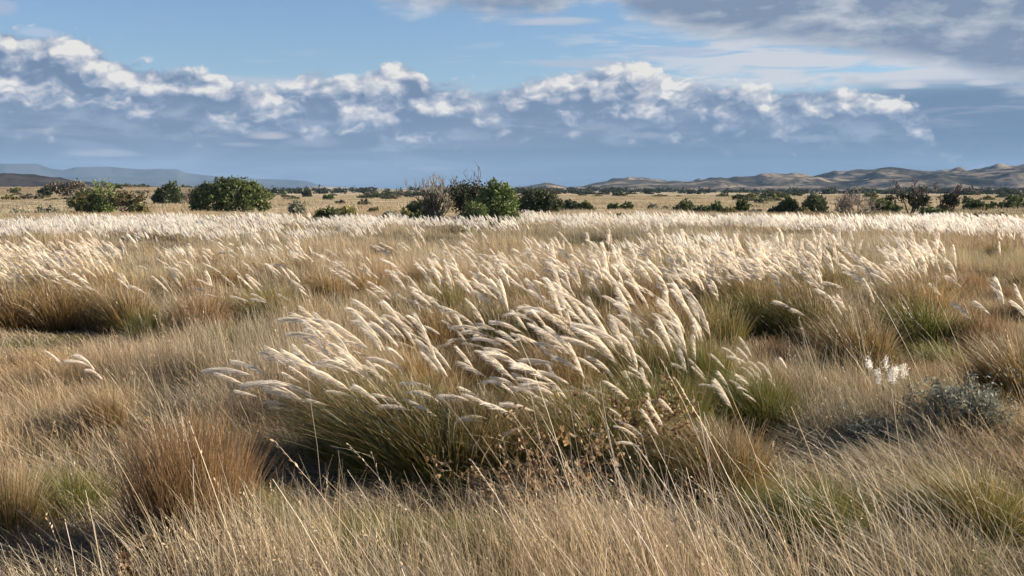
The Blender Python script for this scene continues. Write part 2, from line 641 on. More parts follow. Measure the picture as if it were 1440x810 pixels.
MESA_TOP = [(-600, 228), (-100, 232), (0, 230), (52, 230), (72, 237), (90, 239), (105, 235), (150, 234), (200, 238), (225, 237), (250, 238), (262, 243), (290, 246), (310, 248), (360, 251), (400, 252), (430, 254),
            (450, 260), (480, 266), (520, 270)]


def mesa_h(x, y, r, a):
    t_ = np.maximum(env_interp(MESA_TOP, a), 0)
    k = ridged(VB, x / 900 + 30, y / 500 + 30, 4)
    prof = sst(r, 6600, 8100) * (1 - 0.3 * sst(r, 8300, 9000))
    body = (0.45 + 0.15 * k) * sst(r, 6600, 7700) + (0.55 - 0.15 * k) * sst(r, 7750 + 250 * k, 8000)
    return (t_ * 8100 + 1.7) * np.minimum(body, 1.0) * np.where(r > 8300, prof, 1) - 3


mm = hill_mat('mesa_rock', (0.05, 0.055, 0.06), (0.03, 0.035, 0.04), 0.0012)
h4 = polar('mountains', np.linspace(6500, 9000, 110), np.linspace(-36, -4, 420), mesa_h, mm)
tag(h4, 'long flat-topped blue mesas far off beyond the left side', 'mountains', kind='structure')

# air between here and the mesas
def haze():
    bm_v = [(-9600, -9600, -4.5), (9600, -9600, -4.5), (9600, 9600, -4.5), (-9600, 9600, -4.5),
            (-9600, -9600, 240), (9600, -9600, 240), (9600, 9600, 240), (-9600, 9600, 240)]
    F = [(0, 3, 2, 1), (4, 5, 6, 7), (0, 1, 5, 4), (1, 2, 6, 5), (2, 3, 7, 6), (3, 0, 4, 7)]
    m = bpy.data.materials.new('air')
    m.use_nodes = True
    t = m.node_tree
    for q in list(t.nodes):
        t.nodes.remove(q)
    n = NT(t)
    v = n.new('ShaderNodeVolumePrincipled')
    v.inputs['Color'].default_value = (0.42, 0.66, 1.0, 1)
    v.inputs['Density'].default_value = 6.4e-5
    v.inputs['Anisotropy'].default_value = 0.0
    o = n.new('ShaderNodeOutputMaterial')
    t.links.new(v.outputs[0], o.inputs['Volume'])
    h = obj('haze', mesh_from('haze', bm_v, F), m)
    tag(h, 'thin blue haze over the whole plain', 'haze', kind='stuff')


haze()
#@@PLANTS

# ================================================================== shrubs and trees
def tubes(paths, sides=4, tone=(0.1, 0.08, 0.06), jit=0.15):
    """paths: list of (points (k,3), radii (k,)) -> one mesh's arrays"""
    V, F, C = [], [], []
    o = 0
    for P, rad in paths:
        P = np.asarray(P, float)
        k = len(P)
        d = np.gradient(P, axis=0)
        d /= np.linalg.norm(d, axis=1, keepdims=True) + 1e-9
        ref = np.where(np.abs(d[:, 2:3]) > 0.9, np.array([[1.0, 0, 0]]), np.array([[0, 0, 1.0]]))
        u = np.cross(d, ref)
        u /= np.linalg.norm(u, axis=1, keepdims=True) + 1e-9
        v = np.cross(d, u)
        an = np.arange(sides) * 2 * math.pi / sides
        ring = u[:, None, :] * np.cos(an)[None, :, None] + v[:, None, :] * np.sin(an)[None, :, None]
        V.append((P[:, None, :] + ring * np.asarray(rad)[:, None, None]).reshape(-1, 3))
        i = np.arange(k - 1)[:, None] * sides
        j = np.arange(sides)[None, :]
        F.append((np.stack([i + j, i + (j + 1) % sides, i + sides + (j + 1) % sides, i + sides + j], -1) + o).reshape(-1, 4))
        C.append(np.tile(np.array(tone) * (1 + rng.uniform(-jit, jit)), (k * sides, 1)))
        o += k * sides
    return np.concatenate(V), np.concatenate(F), np.concatenate(C)


def grow(base, direc, length, rad, depth, r, wig=0.25, split=3, spread=0.6, shrink=0.68, up=0.15, out=None):
    """a branch and its children as tapering paths"""
    if out is None:
        out = []
    n = 5
    P = [np.array(base, float)]
    d = np.array(direc, float)
    d /= np.linalg.norm(d)
    for i in range(n):
        d = d + r.normal(0, wig * 0.35, 3) + np.array([0, 0, up * 0.2])
        d /= np.linalg.norm(d)
        P.append(P[-1] + d * length / n)
    out.append((np.array(P), np.linspace(rad, rad * 0.55, n + 1), depth))
    if depth > 0:
        for s in range(split):
            t = r.uniform(0.35, 1.0) if s else 1.0
            i = min(n, int(t * n))
            nd = d + r.normal(0, spread, 3) * np.array([1, 1, 0.6]) + np.array([0, 0, up])
            grow(P[i], nd, length * shrink * r.uniform(0.75, 1.15), rad * 0.6, depth - 1, r, wig, split, spread, shrink, up, out)
    return out


def leaf_cloud(centres, radii, n, size, tone, r, tonevar=0.25, squash=0.9, upbias=0.3, elong=1.5, floor=0.05, clump=9, csize=0.16, tone2=None):
    """many small leaf sprays on tuft-like clumps around a set of lobes"""
    centres = np.asarray(centres, float)
    radii = np.asarray(radii, float)
    w_ = radii ** 2
    nc = max(1, n // clump)
    li = r.choice(len(centres), nc, p=w_ / w_.sum())
    d = r.normal(0, 1, (nc, 3))
    d /= np.linalg.norm(d, axis=1, keepdims=True)
    rr = radii[li] * (r.uniform(0.35, 1.0, nc) ** 0.45) * (1 + 0.17 * r.normal(0, 1, nc))
    cc = centres[li] + d * rr[:, None] * np.array([1, 1, squash])
    ct = 1 + r.uniform(-tonevar, tonevar, nc)
    mixk = r.random(nc) ** 2
    idx = np.repeat(np.arange(nc), clump)
    m = len(idx)
    P = cc[idx] + r.normal(0, csize, (m, 3)) * radii[li][idx][:, None]
    keep = P[:, 2] > floor
    P, idx = P[keep], idx[keep]
    m = len(P)
    axis = d[idx] + r.normal(0, 0.6, (m, 3)) + np.array([0, 0, upbias])
    axis /= np.linalg.norm(axis, axis=1, keepdims=True)
    side = np.cross(axis, r.normal(0, 1, (m, 3)))
    side /= np.linalg.norm(side, axis=1, keepdims=True) + 1e-9
    s = size * r.uniform(0.6, 1.3, m)[:, None]
    a, b = axis * s * elong * 0.5, side * s * 0.5
    V = np.stack([P - a - b * 0.7, P - a * 0.2 + b, P + a, P + a * 0.1 - b], 1).reshape(-1, 3)
    F = np.arange(m * 4).reshape(-1, 4)
    t1 = np.array(tone)[None, :]
    if tone2 is not None:
        t1 = t1 * (1 - mixk[idx][:, None]) + np.array(tone2)[None, :] * mixk[idx][:, None]
    C = np.repeat(t1 * (ct[idx] * (1 + r.uniform(-0.12, 0.12, m)))[:, None], 4, 0)
    return V, F, C


KINDS = {
    # leaf tone, second tone, leaf size factor
    'juniper': ((0.040, 0.060, 0.018), (0.095, 0.105, 0.030)),
    'dark': ((0.030, 0.042, 0.018), (0.060, 0.070, 0.028)),
    'green': ((0.060, 0.085, 0.024), (0.12, 0.15, 0.042)),
    'olive': ((0.085, 0.085, 0.025), (0.17, 0.145, 0.045)),
    'yellow': ((0.17, 0.17, 0.03), (0.26, 0.22, 0.05)),
    'sage': ((0.12, 0.125, 0.085), (0.20, 0.19, 0.13)),
    'russet': ((0.11, 0.055, 0.032), (0.16, 0.08, 0.04)),
    'brown': ((0.06, 0.052, 0.036), (0.11, 0.095, 0.06)),
}


def bush_parts(kind, w_, h_, seed, dist, lobes=None, dense=1.0):
    """crown and trunk meshes for a bush of width w_ and height h_, standing at the origin"""
    r = np.random.default_rng(seed)
    t1, t2 = [tuple(2.5 * c_ for c_ in q) for q in KINDS[kind]]
    if lobes is None:
        n = 3 + int(min(10, 2.2 * w_ / max(h_, 0.3) + 3))
        L, Rr = [], []
        for i in range(n):
            u = -0.5 + (i + 0.5) / n + r.uniform(-0.06, 0.06)
            dome = math.sqrt(max(0.05, 1 - (2 * u) ** 2 * 0.8))
            rad = h_ * r.uniform(0.24, 0.36) * (0.6 + 0.4 * dome)
            L.append((u * (w_ - rad * 1.3), r.uniform(-0.28, 0.28) * w_ * dome, max(rad * 0.75, h_ * dome * r.uniform(0.50, 0.97) - rad)))
            Rr.append(rad)
            if r.random() < 0.8:
                rad2 = rad * r.uniform(0.6, 0.95)
                L.append((u * (w_ - rad2) * 0.95 + r.uniform(-.1, .1) * w_, r.uniform(-0.3, 0.3) * w_ * dome, rad2 * r.uniform(0.8, 1.6)))
                Rr.append(rad2)
    else:
        L = [(a * w_, b * w_, c_ * h_) for a, b, c_, q in lobes]
        Rr = [q * h_ for a, b, c_, q in lobes]
    leaf = max(0.05, dist * 0.00125)
    area = sum(q * q for q in Rr) * 12
    n = int(min(14000, max(450, dense * 1.45 * area / leaf ** 2)))
    V, F, C = leaf_cloud(L, Rr, n, leaf, t1, r, 0.28, 0.95, 0.25, 1.7, 0.03, 9, 0.15, t2)
    crown = mesh_from('crown', V, F, C)
    paths = []
    k = 5
    for i in range(k):
        j = r.integers(len(L))
        tgt = np.array(L[j])
        b0 = np.array([r.uniform(-0.07, 0.07) * w_, r.uniform(-0.05, 0.05) * w_, -0.08])
        tt = np.linspace(0, 1, 6)[:, None]
        P = b0 * (1 - tt) + tgt * tt + r.normal(0, 0.035 * h_, (6, 3)) * np.sin(tt * math.pi)
        r0 = max(0.02, h_ * 0.03)
        paths.append((P, np.linspace(r0, r0 * 0.35, 6)))
    V, F, C = tubes(paths, 5, (0.16, 0.125, 0.10))
    trunk = mesh_from('trunk', V, F, C)
    return crown, trunk


def bush(name, px, pb, pw, ph, kind, label, cat='shrub', group=None, seed=0, lobes=None, dense=1.0, dist=None, dy=0.0):
    x, y, d = spot(px, pb)
    if dist:
        a, e = azel(px, pb)
        x, y, d = dist * math.sin(R(a)), dist * math.cos(R(a)), dist
    w_, h_ = pw / FPX * d, ph / FPX * d
    crown, trunk = bush_parts(kind, w_, h_ * 1.04, seed + 100, d, lobes, dense)
    root = empty(name, (x, y, hgt(x, y)))
    root.rotation_euler = (0, 0, -math.atan2(x, y))
    tag(root, label, cat, group)
    obj('crown', crown, M_leaf, root)
    obj('trunk', trunk, M_twig, root)
    return root


def bare(name, px, pb, pw, ph, label, cat, tone, seed, stems=7, depth=4, split=3, spread=0.5, fine=1.0, leaves=None, up=0.25, group=None, lean=0.5):
    """leafless or half-leafless bush: stems (the trunk) and a crown of twigs"""
    x, y, d = spot(px, pb)
    w_, h_ = pw / FPX * d, ph / FPX * d
    r = np.random.default_rng(seed)
    allp = []
    for i in range(stems):
        an = r.uniform(0, 2 * math.pi)
        dr = (math.cos(an) * lean * w_ / h_, math.sin(an) * lean * w_ / h_, 1.0)
        allp += grow((r.uniform(-.05, .05) * w_, r.uniform(-.05, .05) * w_, -0.05), dr, h_ * r.uniform(0.36, 0.46), h_ * 0.022, depth, r, 0.5, split, spread, 0.66, up)
    zmax = np.percentile(np.concatenate([p[0][:, 2] for p in allp]), 99.7)
    xm = np.percentile(np.abs(np.concatenate([p[0][:, 0] for p in allp])), 98)
    sc = np.array([w_ / 2 / xm, w_ / 2 / xm, h_ / zmax])
    minr = d * 0.00016 * fine
    big = [(p * sc, np.maximum(q, minr * 1.6)) for p, q, dp in allp if dp >= depth - 1]
    small = [(p * sc, np.maximum(q, minr)) for p, q, dp in allp if dp < depth - 1]
    root = empty(name, (x, y, hgt(x, y)), -math.atan2(x, y))
    tag(root, label, cat, group)
    V, F, C = tubes(big, 5, tone, 0.1)
    obj('trunk', mesh_from('trunk', V, F, C), M_twig, root)
    V, F, C = tubes(small, 3, tuple(q * 1.15 for q in tone), 0.25)
    obj('twigs', mesh_from('twigs', V, F, C), M_twig, root)
    if leaves:
        kind, n, zlo, zhi = leaves
        ends = np.concatenate([p[0][2:] for p in small])
        ends = ends[(ends[:, 2] > zlo * h_) & (ends[:, 2] < zhi * h_)]
        sel = ends[r.choice(len(ends), min(len(ends), n // 5))]
        t1, t2 = KINDS[kind]
        V, F, C = leaf_cloud(sel, np.full(len(sel), 0.09 * h_), n, d * 0.0012, t1, r, 0.3, 1, 0.3, 1.6, 0.02, 5, 0.5, t2)
        obj('leaves', mesh_from('leaves', V, F, C), M_leaf, root)
    return root


# --- the clump in the middle of the plain
bush('juniper', 594, 314, 50, 42, 'dark', 'dark round juniper tucked behind the grey leafless shrub in the central clump', seed=1)
bare('leafless_shrub', 614, 324, 58, 76, 'dense grey leafless shrub rising left of the green trees in the central clump', 'shrub', (0.22, 0.20, 0.165), 5, 9, 4, 3, 0.42, 1.1, ('olive', 700, 0.1, 0.62), 0.3)
bare('leafless_tree', 655, 323, 54, 88, 'tallest, thin bare-topped tree between the grey shrub and the bright green tree', 'tree', (0.13, 0.115, 0.10), 11, 5, 4, 3, 0.42, 1.0, ('dark', 3600, 0.05, 0.66), 0.35, None, 0.32)
bush('green_bush', 668, 326, 46, 44, 'green', 'dense mid-green bush low in front of the bare-topped tree', seed=3)
GT = [(-0.12, 0.05, 0.34, 0.24), (0.10, -0.05, 0.40, 0.26), (0.28, 0.05, 0.55, 0.22), (0.0, 0.0, 0.66, 0.22), (0.16, 0.05, 0.80, 0.17), (-0.25, 0.05, 0.5, 0.2), (0.34, 0, 0.28, 0.2), (-0.30, 0, 0.2, 0.2),
      (-0.05, 0.0, 0.90, 0.10), (0.30, 0.02, 0.74, 0.13), (-0.22, 0.0, 0.72, 0.12)]
bush('green_tree', 696, 325, 60, 70, 'green', 'bright green leafy tree at the right end of the central clump', 'tree', seed=4, lobes=GT, dense=1.1)
bush('yellow_bush', 659, 331, 22, 15, 'yellow', 'small yellow-green bush at the foot of the central clump')
bush('olive_bush', 571, 316, 25, 24, 'olive', 'small olive bush left of the dark juniper in the central clump', seed=6)
bush('olive_bush', 588, 322, 26, 26, 'juniper', 'low dark green bush in front of the juniper, left of the grey leafless shrub', seed=7)
bush('olive_bush', 549, 313, 30, 18, 'sage', 'pale grey-green straggly bush on the left fringe of the central clump', seed=8)
bush('olive_bush', 527, 303, 16, 13, 'olive', 'small round olive bush in open straw grass left of the central clump', seed=9)
JW = [(-0.30, 0, 0.42, 0.30), (-0.10, 0, 0.58, 0.36), (0.12, 0, 0.62, 0.34), (0.30, 0, 0.52, 0.32), (0.42, 0, 0.36, 0.26), (-0.42, 0, 0.36, 0.24), (-0.02, 0.1, 0.3, 0.28), (0.2, -0.05, 0.28, 0.26), (-0.2, -0.05, 0.26, 0.26),
      (0.05, 0, 0.80, 0.16), (-0.22, 0, 0.76, 0.14)]
bush('juniper', 757, 304, 64, 36, 'dark', 'wide dark juniper just right of the bright green tree', seed=10, lobes=JW)
bush('juniper', 803, 300, 32, 26, 'dark', 'dark rounded juniper right of the wide dark juniper, touching a smaller one', seed=11)
bush('juniper', 823, 300, 22, 18, 'juniper', 'small round juniper leaning on the right side of a larger dark one', seed=12)
# --- the left side
JB = [(-0.36, 0, 0.40, 0.30), (-0.26, -0.04, 0.62, 0.22), (-0.10, 0, 0.55, 0.34), (0.08, 0, 0.60, 0.36), (0.26, 0, 0.52, 0.34), (0.38, 0, 0.42, 0.28), (-0.42, 0.05, 0.26, 0.2), (0.0, -0.1, 0.30, 0.30),
      (0.2, -0.1, 0.28, 0.28), (-0.2, -0.08, 0.26, 0.26), (-0.08, 0, 0.84, 0.14), (0.13, 0, 0.82, 0.15), (0.31, 0, 0.74, 0.15), (0.02, 0, 0.88, 0.1), (0.42, -0.05, 0.2, 0.18), (-0.16, 0, 0.92, 0.07)]
bush('juniper', 324, 300, 104, 47, 'juniper', 'large broad green juniper standing alone left of centre', 'tree', seed=20, lobes=JB, dense=1.3)
bush('juniper', 462, 312, 38, 22, 'juniper', 'dark low juniper right of the large broad juniper, paired with an olive one', seed=21)
bush('juniper', 489, 313, 26, 24, 'olive', 'rounded olive bush touching the right side of a dark low juniper', seed=22)
bush('sage_bush', 419, 306, 27, 22, 'sage', 'grey-green loose bush in straw grass between the broad juniper and the low pair', seed=23)
bush('olive_bush', 128, 300, 48, 34, 'olive', 'olive-brown bush at the left end of the mixed thicket on the left', seed=24)
bush('green_bush', 146, 300, 16, 46, 'green', 'upright bright green sapling standing in the mixed thicket on the left', seed=25, dense=0.35)
bare('scrubby_bush', 172, 303, 52, 34, 'brownish half-bare scrub in the middle of the mixed thicket on the left', 'shrub', (0.16, 0.13, 0.09), 31, 8, 3, 3, 0.5, 1.2, ('olive', 1800, 0.1, 0.95), 0.3)
bush('olive_bush', 197, 304, 28, 18, 'olive', 'low olive bush at the right end of the mixed thicket on the left', seed=27, dense=0.7)
bush('sage_bush', 66, 303, 34, 14, 'sage', 'low grey-green bush in the straw grass left of the mixed thicket', seed=28, dense=0.6)
bush('sage_bush', 20, 303, 40, 10, 'sage', 'flat grey-green bush near the left end of the plain', seed=29, dense=0.6)
bush('juniper', 239, 288, 40, 34, 'dark', 'dark upright juniper half way between the left thicket and the broad juniper', seed=30)
bare('scrubby_bush', 222, 287, 22, 16, 'small grey-brown leafless bush at the foot of the dark upright juniper', 'shrub', (0.17, 0.13, 0.11), 33, 7, 3, 3, 0.5, 1.3)
bare('scrubby_bush', 267, 287, 30, 20, 'grey-brown leafless bush between the upright juniper and the broad juniper', 'shrub', (0.16, 0.125, 0.105), 34, 8, 3, 3, 0.5, 1.3)
OB = [(-0.38, 0, 0.45, 0.30), (-0.2, 0, 0.55, 0.34), (0.0, 0, 0.62, 0.36), (0.2, 0, 0.6, 0.34), (0.36, 0, 0.42, 0.3), (0.1, 0, 0.25, 0.3), (-0.1, 0, 0.25, 0.3)]
bush('brown_tree', 96, 276, 60, 22, 'brown', 'broad dark brown tree on the scrubby rise behind the left thicket', 'tree', seed=35, lobes=OB, dist=215)
bush('brown_tree', 63, 276, 18, 17, 'dark', 'narrow dark tree standing left of the broad brown tree on the rise', 'tree', seed=36, dist=215)
bush('dark_bush', 45, 278, 34, 9, 'brown', 'low brown bush below the narrow dark tree on the left rise', seed=37, dist=190)
bush('dark_bush', 15, 279, 24, 8, 'olive', 'low olive-brown bush at the left end of the scrubby rise', seed=38, dist=185)

# --- the right side
RB = [(963, 301, 30, 19, 'juniper', 'dark green bush at the left end of the low thicket right of centre'), (987, 302, 26, 15, 'dark', 'low dark bush second from the left end in the low thicket right of centre'),
      (1006, 301, 24, 17, 'juniper', 'green bush in the middle of the low thicket right of centre'), (1024, 302, 22, 12, 'olive', 'low olive bush just right of the middle of the low thicket right of centre'),
      (1043, 301, 20, 20, 'juniper', 'upright dark bush at the right end of the low thicket right of centre'), (1062, 303, 20, 10, 'sage', 'low grey-green bush past the right end of the low thicket'),
      (1090, 303, 24, 13, 'dark', 'low dark bush at the left foot of the peaked juniper'),
      (1108, 303, 30, 27, 'juniper', 'peaked juniper left of the pale leafless shrub, standing beside a darker one'), (1146, 303, 34, 33, 'dark', 'tall dark juniper touching the left side of the pale leafless shrub'),
      (1128, 304, 20, 14, 'olive', 'olive bush between the peaked juniper and the tall dark juniper'),
      (1246, 301, 36, 24, 'juniper', 'green bush between the pale leafless shrub and the dark dead tree'), (1311, 308, 34, 19, 'juniper', 'low dark green bush in front of the two dark dead trees'),
      (1326, 302, 16, 16, 'olive', 'olive bush at the left foot of the smaller dark dead tree'),
      (1374, 298, 36, 18, 'juniper', 'green bush right of the smaller dark dead tree'), (1362, 289, 18, 14, 'dark', 'dark bush behind the green bush right of the dead trees'),
      (1379, 309, 20, 11, 'russet', 'small russet bush low in the grass on the right'), (1400, 293, 26, 11, 'juniper', 'low green bush left of the long low one near the right end of the plain'),
      (1428, 293, 40, 17, 'juniper', 'long low green bush at the right end of the plain'), (1408, 307, 26, 9, 'sage', 'flat grey-green bush beside the small russet bush'),
      (862, 297, 20, 11, 'juniper', 'left one of two low green bushes in open straw grass'), (882, 295, 20, 12, 'juniper', 'right one of two low green bushes in open straw grass'),
      (873, 311, 22, 12, 'olive', 'single low olive bush in front of the two low green bushes'), (918, 295, 17, 10, 'sage', 'grey-green low bush right of the two low green bushes'),
      (936, 295, 10, 6, 'brown', 'tiny brown bush in open straw grass right of a grey-green one'), (1067, 286, 12, 9, 'dark', 'small dark bush alone on straw grass beyond the low thicket'),
      (1084, 285, 18, 6, 'olive', 'flat olive bush beside a small dark one beyond the low thicket'), (432, 277, 15, 13, 'dark', 'small dark tree on the far side of the plain above the grey-green bush'),
      (461, 281, 18, 10, 'juniper', 'low dark bush beyond the low juniper pair'), (480, 288, 15, 8, 'brown', 'small brown bush beyond the low juniper pair'),
      (512, 290, 18, 9, 'brown', 'brown bush in straw grass beyond the small round olive bush'),
      (261, 271, 24, 9, 'dark', 'dark bush on the skyline above the bare bushes left of the broad juniper')]
for i, (px_, pb_, pw_, ph_, kd, lb) in enumerate(RB):
    nm = {'juniper': 'green_bush', 'dark': 'dark_bush', 'olive': 'olive_bush', 'sage': 'sage_bush', 'russet': 'russet_bush', 'brown': 'brown_bush'}[kd]
    bush(nm, px_, pb_, pw_, ph_, kd, lb, 'shrub', None, 60 + i)
bare('leafless_shrub', 1196, 305, 74, 38, 'pale grey leafless spreading shrub in the row on the right', 'shrub', (0.30, 0.26, 0.22), 41, 12, 4, 3, 0.5, 1.2, None, 0.2, None, 0.6)
bare('dead_tree', 1283, 303, 56, 46, 'larger dark dead tree with bare upright branches on the right', 'tree', (0.10, 0.088, 0.08), 43, 6, 4, 3, 0.5, 1.3, ('dark', 1500, 0.02, 0.5), 0.3, None, 0.35)
bare('dead_tree', 1338, 302, 30, 40, 'smaller dark dead tree with bare branches right of the larger one', 'tree', (0.10, 0.082, 0.08), 47, 4, 4, 3, 0.42, 1.3, ('dark', 700, 0.02, 0.5), 0.3, None, 0.3)

# --- far small shrubs: copies of a few, alike in the photograph
FAR = []
for i, kd in enumerate(('dark', 'juniper', 'brown', 'olive')):
    V, F, C = None, None, None
    cr, tr = bush_parts(kd, 1.6, 1.0, 300 + i, 260 * 0.45)
    FAR.append((cr, tr))


def far_bush(px, d, pw, ph, k, label, group, first={}):
    a, _ = azel(px, 270)
    x, y = d * math.sin(R(a)), d * math.cos(R(a))
    cr, tr = FAR[k]
    if k not in first:
        root = empty('distant_bush', (0, 0, 0))
        c1 = obj('crown', cr, M_leaf, root)
        c2 = obj('trunk', tr, M_twig, root)
        first[k] = (root, c1, c2)
    else:
        r0, c0, t0 = first[k]
        root = r0.copy()
        COL.objects.link(root)
        for q in (c0, t0):
            z = q.copy()
            COL.objects.link(z)
            z.parent = root
    root.location = (x, y, hgt(x, y) - 0.05)
    s = ph / FPX * d
    root.scale = (pw / FPX * d / 1.6, s * 1.2, s)
    root.rotation_euler = (0, 0, rnd.uniform(-0.5, 0.5))
    tag(root, label, 'shrub', group)
    return root


for q_, (px_, d_, w_, h_) in enumerate(((171, 330, 9, 7), (179, 335, 9, 8), (189, 330, 7, 7), (199, 333, 13, 8), (208, 338, 8, 6))):
    far_bush(px_, d_, w_, h_, 0, 'first second third fourth fifth'.split()[q_] + ' from the left of the small dark trees on the left skyline', 'trees on the skyline of the left rise')
for i in range(34):
    px_ = rnd.uniform(-60, 285)
    far_bush(px_, rnd.uniform(170, 320), rnd.uniform(6, 22), rnd.uniform(3, 8), rnd.choice((0, 2, 2, 3, 1)), 'low dark scrub bush scattered on the left rise', 'scrub bushes on the left rise')
def drifts(n, lo, hi, k, spread):
    c_ = [rnd.uniform(lo, hi) for _ in range(k)]
    return [rnd.gauss(rnd.choice(c_), spread) if rnd.random() < 0.75 else rnd.uniform(lo, hi) for _ in range(n)]


for px_ in drifts(40, 380, 600, 5, 14):
    far_bush(px_, rnd.uniform(230, 460), rnd.uniform(6, 22), rnd.uniform(3, 9), rnd.choice((0, 0, 1, 2)), 'dark bush in the far row left of the central clump', 'far bushes left of the central clump')
for px_ in drifts(52, 740, 1490, 9, 24):
    far_bush(px_, rnd.uniform(280, 560), rnd.uniform(7, 26), rnd.uniform(3, 9), rnd.choice((0, 0, 1, 2)), 'dark bush in the far row below the hills', 'far bushes below the hills')
for px_ in drifts(34, 1000, 1500, 6, 22):
    far_bush(px_, rnd.uniform(125, 300), rnd.uniform(8, 26), rnd.uniform(4, 11), rnd.choice((1, 1, 0, 3)), 'low green bush on the straw grass at the right of the plain', 'low bushes on the right of the plain')

# --- treeline too dense and far to count
pts, rad = [], []
rr_ = np.random.default_rng(77)
for i in range(900):
    a = azel(rr_.uniform(700, 1560), 270)[0] if i % 5 else azel(rr_.uniform(380, 720), 270)[0]
    d = rr_.uniform(560, 1350)
    if VA.n(np.array([a * 1.3 + 50]), np.array([d / 130.0]))[0] < 0.38:
        continue
    x, y = d * math.sin(R(a)), d * math.cos(R(a))
    s = rr_.uniform(0.8, 2.0) * (1.2 if d > 800 else 1)
    z = hgt(x, y)
    for q in range(rr_.integers(1, 4)):
        pts.append((x + rr_.normal(0, s * 1.4), y + rr_.normal(0, s), z + s * 0.6))
        rad.append(s * rr_.uniform(0.7, 1.1))
V, F, C = leaf_cloud(pts, rad, 52000, 0.8, KINDS['dark'][0], rr_, 0.3, 0.8, 0.3, 1.4, -9, 6, 0.35, KINDS['juniper'][0])
tl = obj('treeline', mesh_from('treeline', V, F, C), M_leaf)
tag(tl, 'dark line of far scrub along the foot of the hills', 'treeline', kind='stuff')

# ================================================================== grasses
WIND = np.array([-1.0, 0.12])         # the wind comes from the right


def ribbons(root, h, lean, bend, width, seg, c0, c1, c2, r, face=None, taper=0.8, wig=0.0, cm=0.45):
    """n blades as tapering strips. root (n,3); h (n); lean (n,2) offset at the tip as a share of h; bend (n) exponent"""
    n = len(root)
    t = np.linspace(0, 1, seg + 1)[None, :, None]
    lean3 = np.concatenate([lean, np.zeros((n, 1))], 1)[:, None, :]
    lm = np.linalg.norm(lean, axis=1)[:, None, None]
    P = root[:, None, :] + h[:, None, None] * (lean3 * t ** bend[:, None, None] + np.array([0, 0, 1.0]) * (t - 0.22 * lm ** 1.5 * t ** 3))
    if wig:
        P = P + np.concatenate([r.normal(0, wig, (n, seg + 1, 2)), np.zeros((n, seg + 1, 1))], 2) * t * h[:, None, None]
    if face is None:
        face = r.uniform(0, math.pi, n)
    sd = np.stack([np.cos(face), np.sin(face), np.zeros(n)], 1)[:, None, :]
    wv = width[:, None, None] * (1 - taper * t ** 1.5) * 0.5
    V = np.stack([P - sd * wv, P + sd * wv], 2).reshape(n, -1, 3)
    k = 2 * (seg + 1)
    q = np.arange(seg)[:, None] * 2 + np.array([0, 1, 3, 2])[None, :]
    F = (np.arange(n)[:, None, None] * k + q[None]).reshape(-1, 4)
    tt = t[:, :, :]
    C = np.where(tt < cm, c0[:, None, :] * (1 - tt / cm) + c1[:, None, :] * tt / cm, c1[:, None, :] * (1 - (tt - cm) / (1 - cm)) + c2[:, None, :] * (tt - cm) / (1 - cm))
    C = np.repeat(C[:, :, None, :], 2, 2).reshape(-1, 3)
    return V.reshape(-1, 3), F, C


def join(parts):
    V, F, C, o = [], [], [], 0
    for v, f, c_ in parts:
        V.append(v); F.append(f + o); C.append(c_)
        o += len(v)
    return np.concatenate(V), np.concatenate(F), np.concatenate(C)


def tones(n, r, cols, var=0.15):
    """n colours picked from a list, each a little varied"""
    cols = np.array(cols)
    c_ = cols[r.integers(0, len(cols), n)]
    return c_ * (1 + r.uniform(-var, var, (n, 1))) * (1 + r.uniform(-0.04, 0.04, (n, 3)))


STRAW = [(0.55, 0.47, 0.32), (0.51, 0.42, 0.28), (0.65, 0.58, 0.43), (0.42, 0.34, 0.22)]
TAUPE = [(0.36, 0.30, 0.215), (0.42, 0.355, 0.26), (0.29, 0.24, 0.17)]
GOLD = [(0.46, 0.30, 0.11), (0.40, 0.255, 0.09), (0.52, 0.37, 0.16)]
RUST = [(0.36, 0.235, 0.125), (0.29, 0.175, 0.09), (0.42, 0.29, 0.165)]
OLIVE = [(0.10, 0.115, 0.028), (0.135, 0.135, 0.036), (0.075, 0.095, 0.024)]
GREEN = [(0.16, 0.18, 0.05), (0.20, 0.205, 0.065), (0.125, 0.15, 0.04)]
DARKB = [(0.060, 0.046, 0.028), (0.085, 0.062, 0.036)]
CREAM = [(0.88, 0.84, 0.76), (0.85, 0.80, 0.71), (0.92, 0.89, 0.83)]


def disc(n, rad, r, p=0.5):
    a = r.uniform(0, 2 * math.pi, n)
    q = rad * r.random(n) ** p
    return np.stack([q * np.cos(a), q * np.sin(a)], 1)


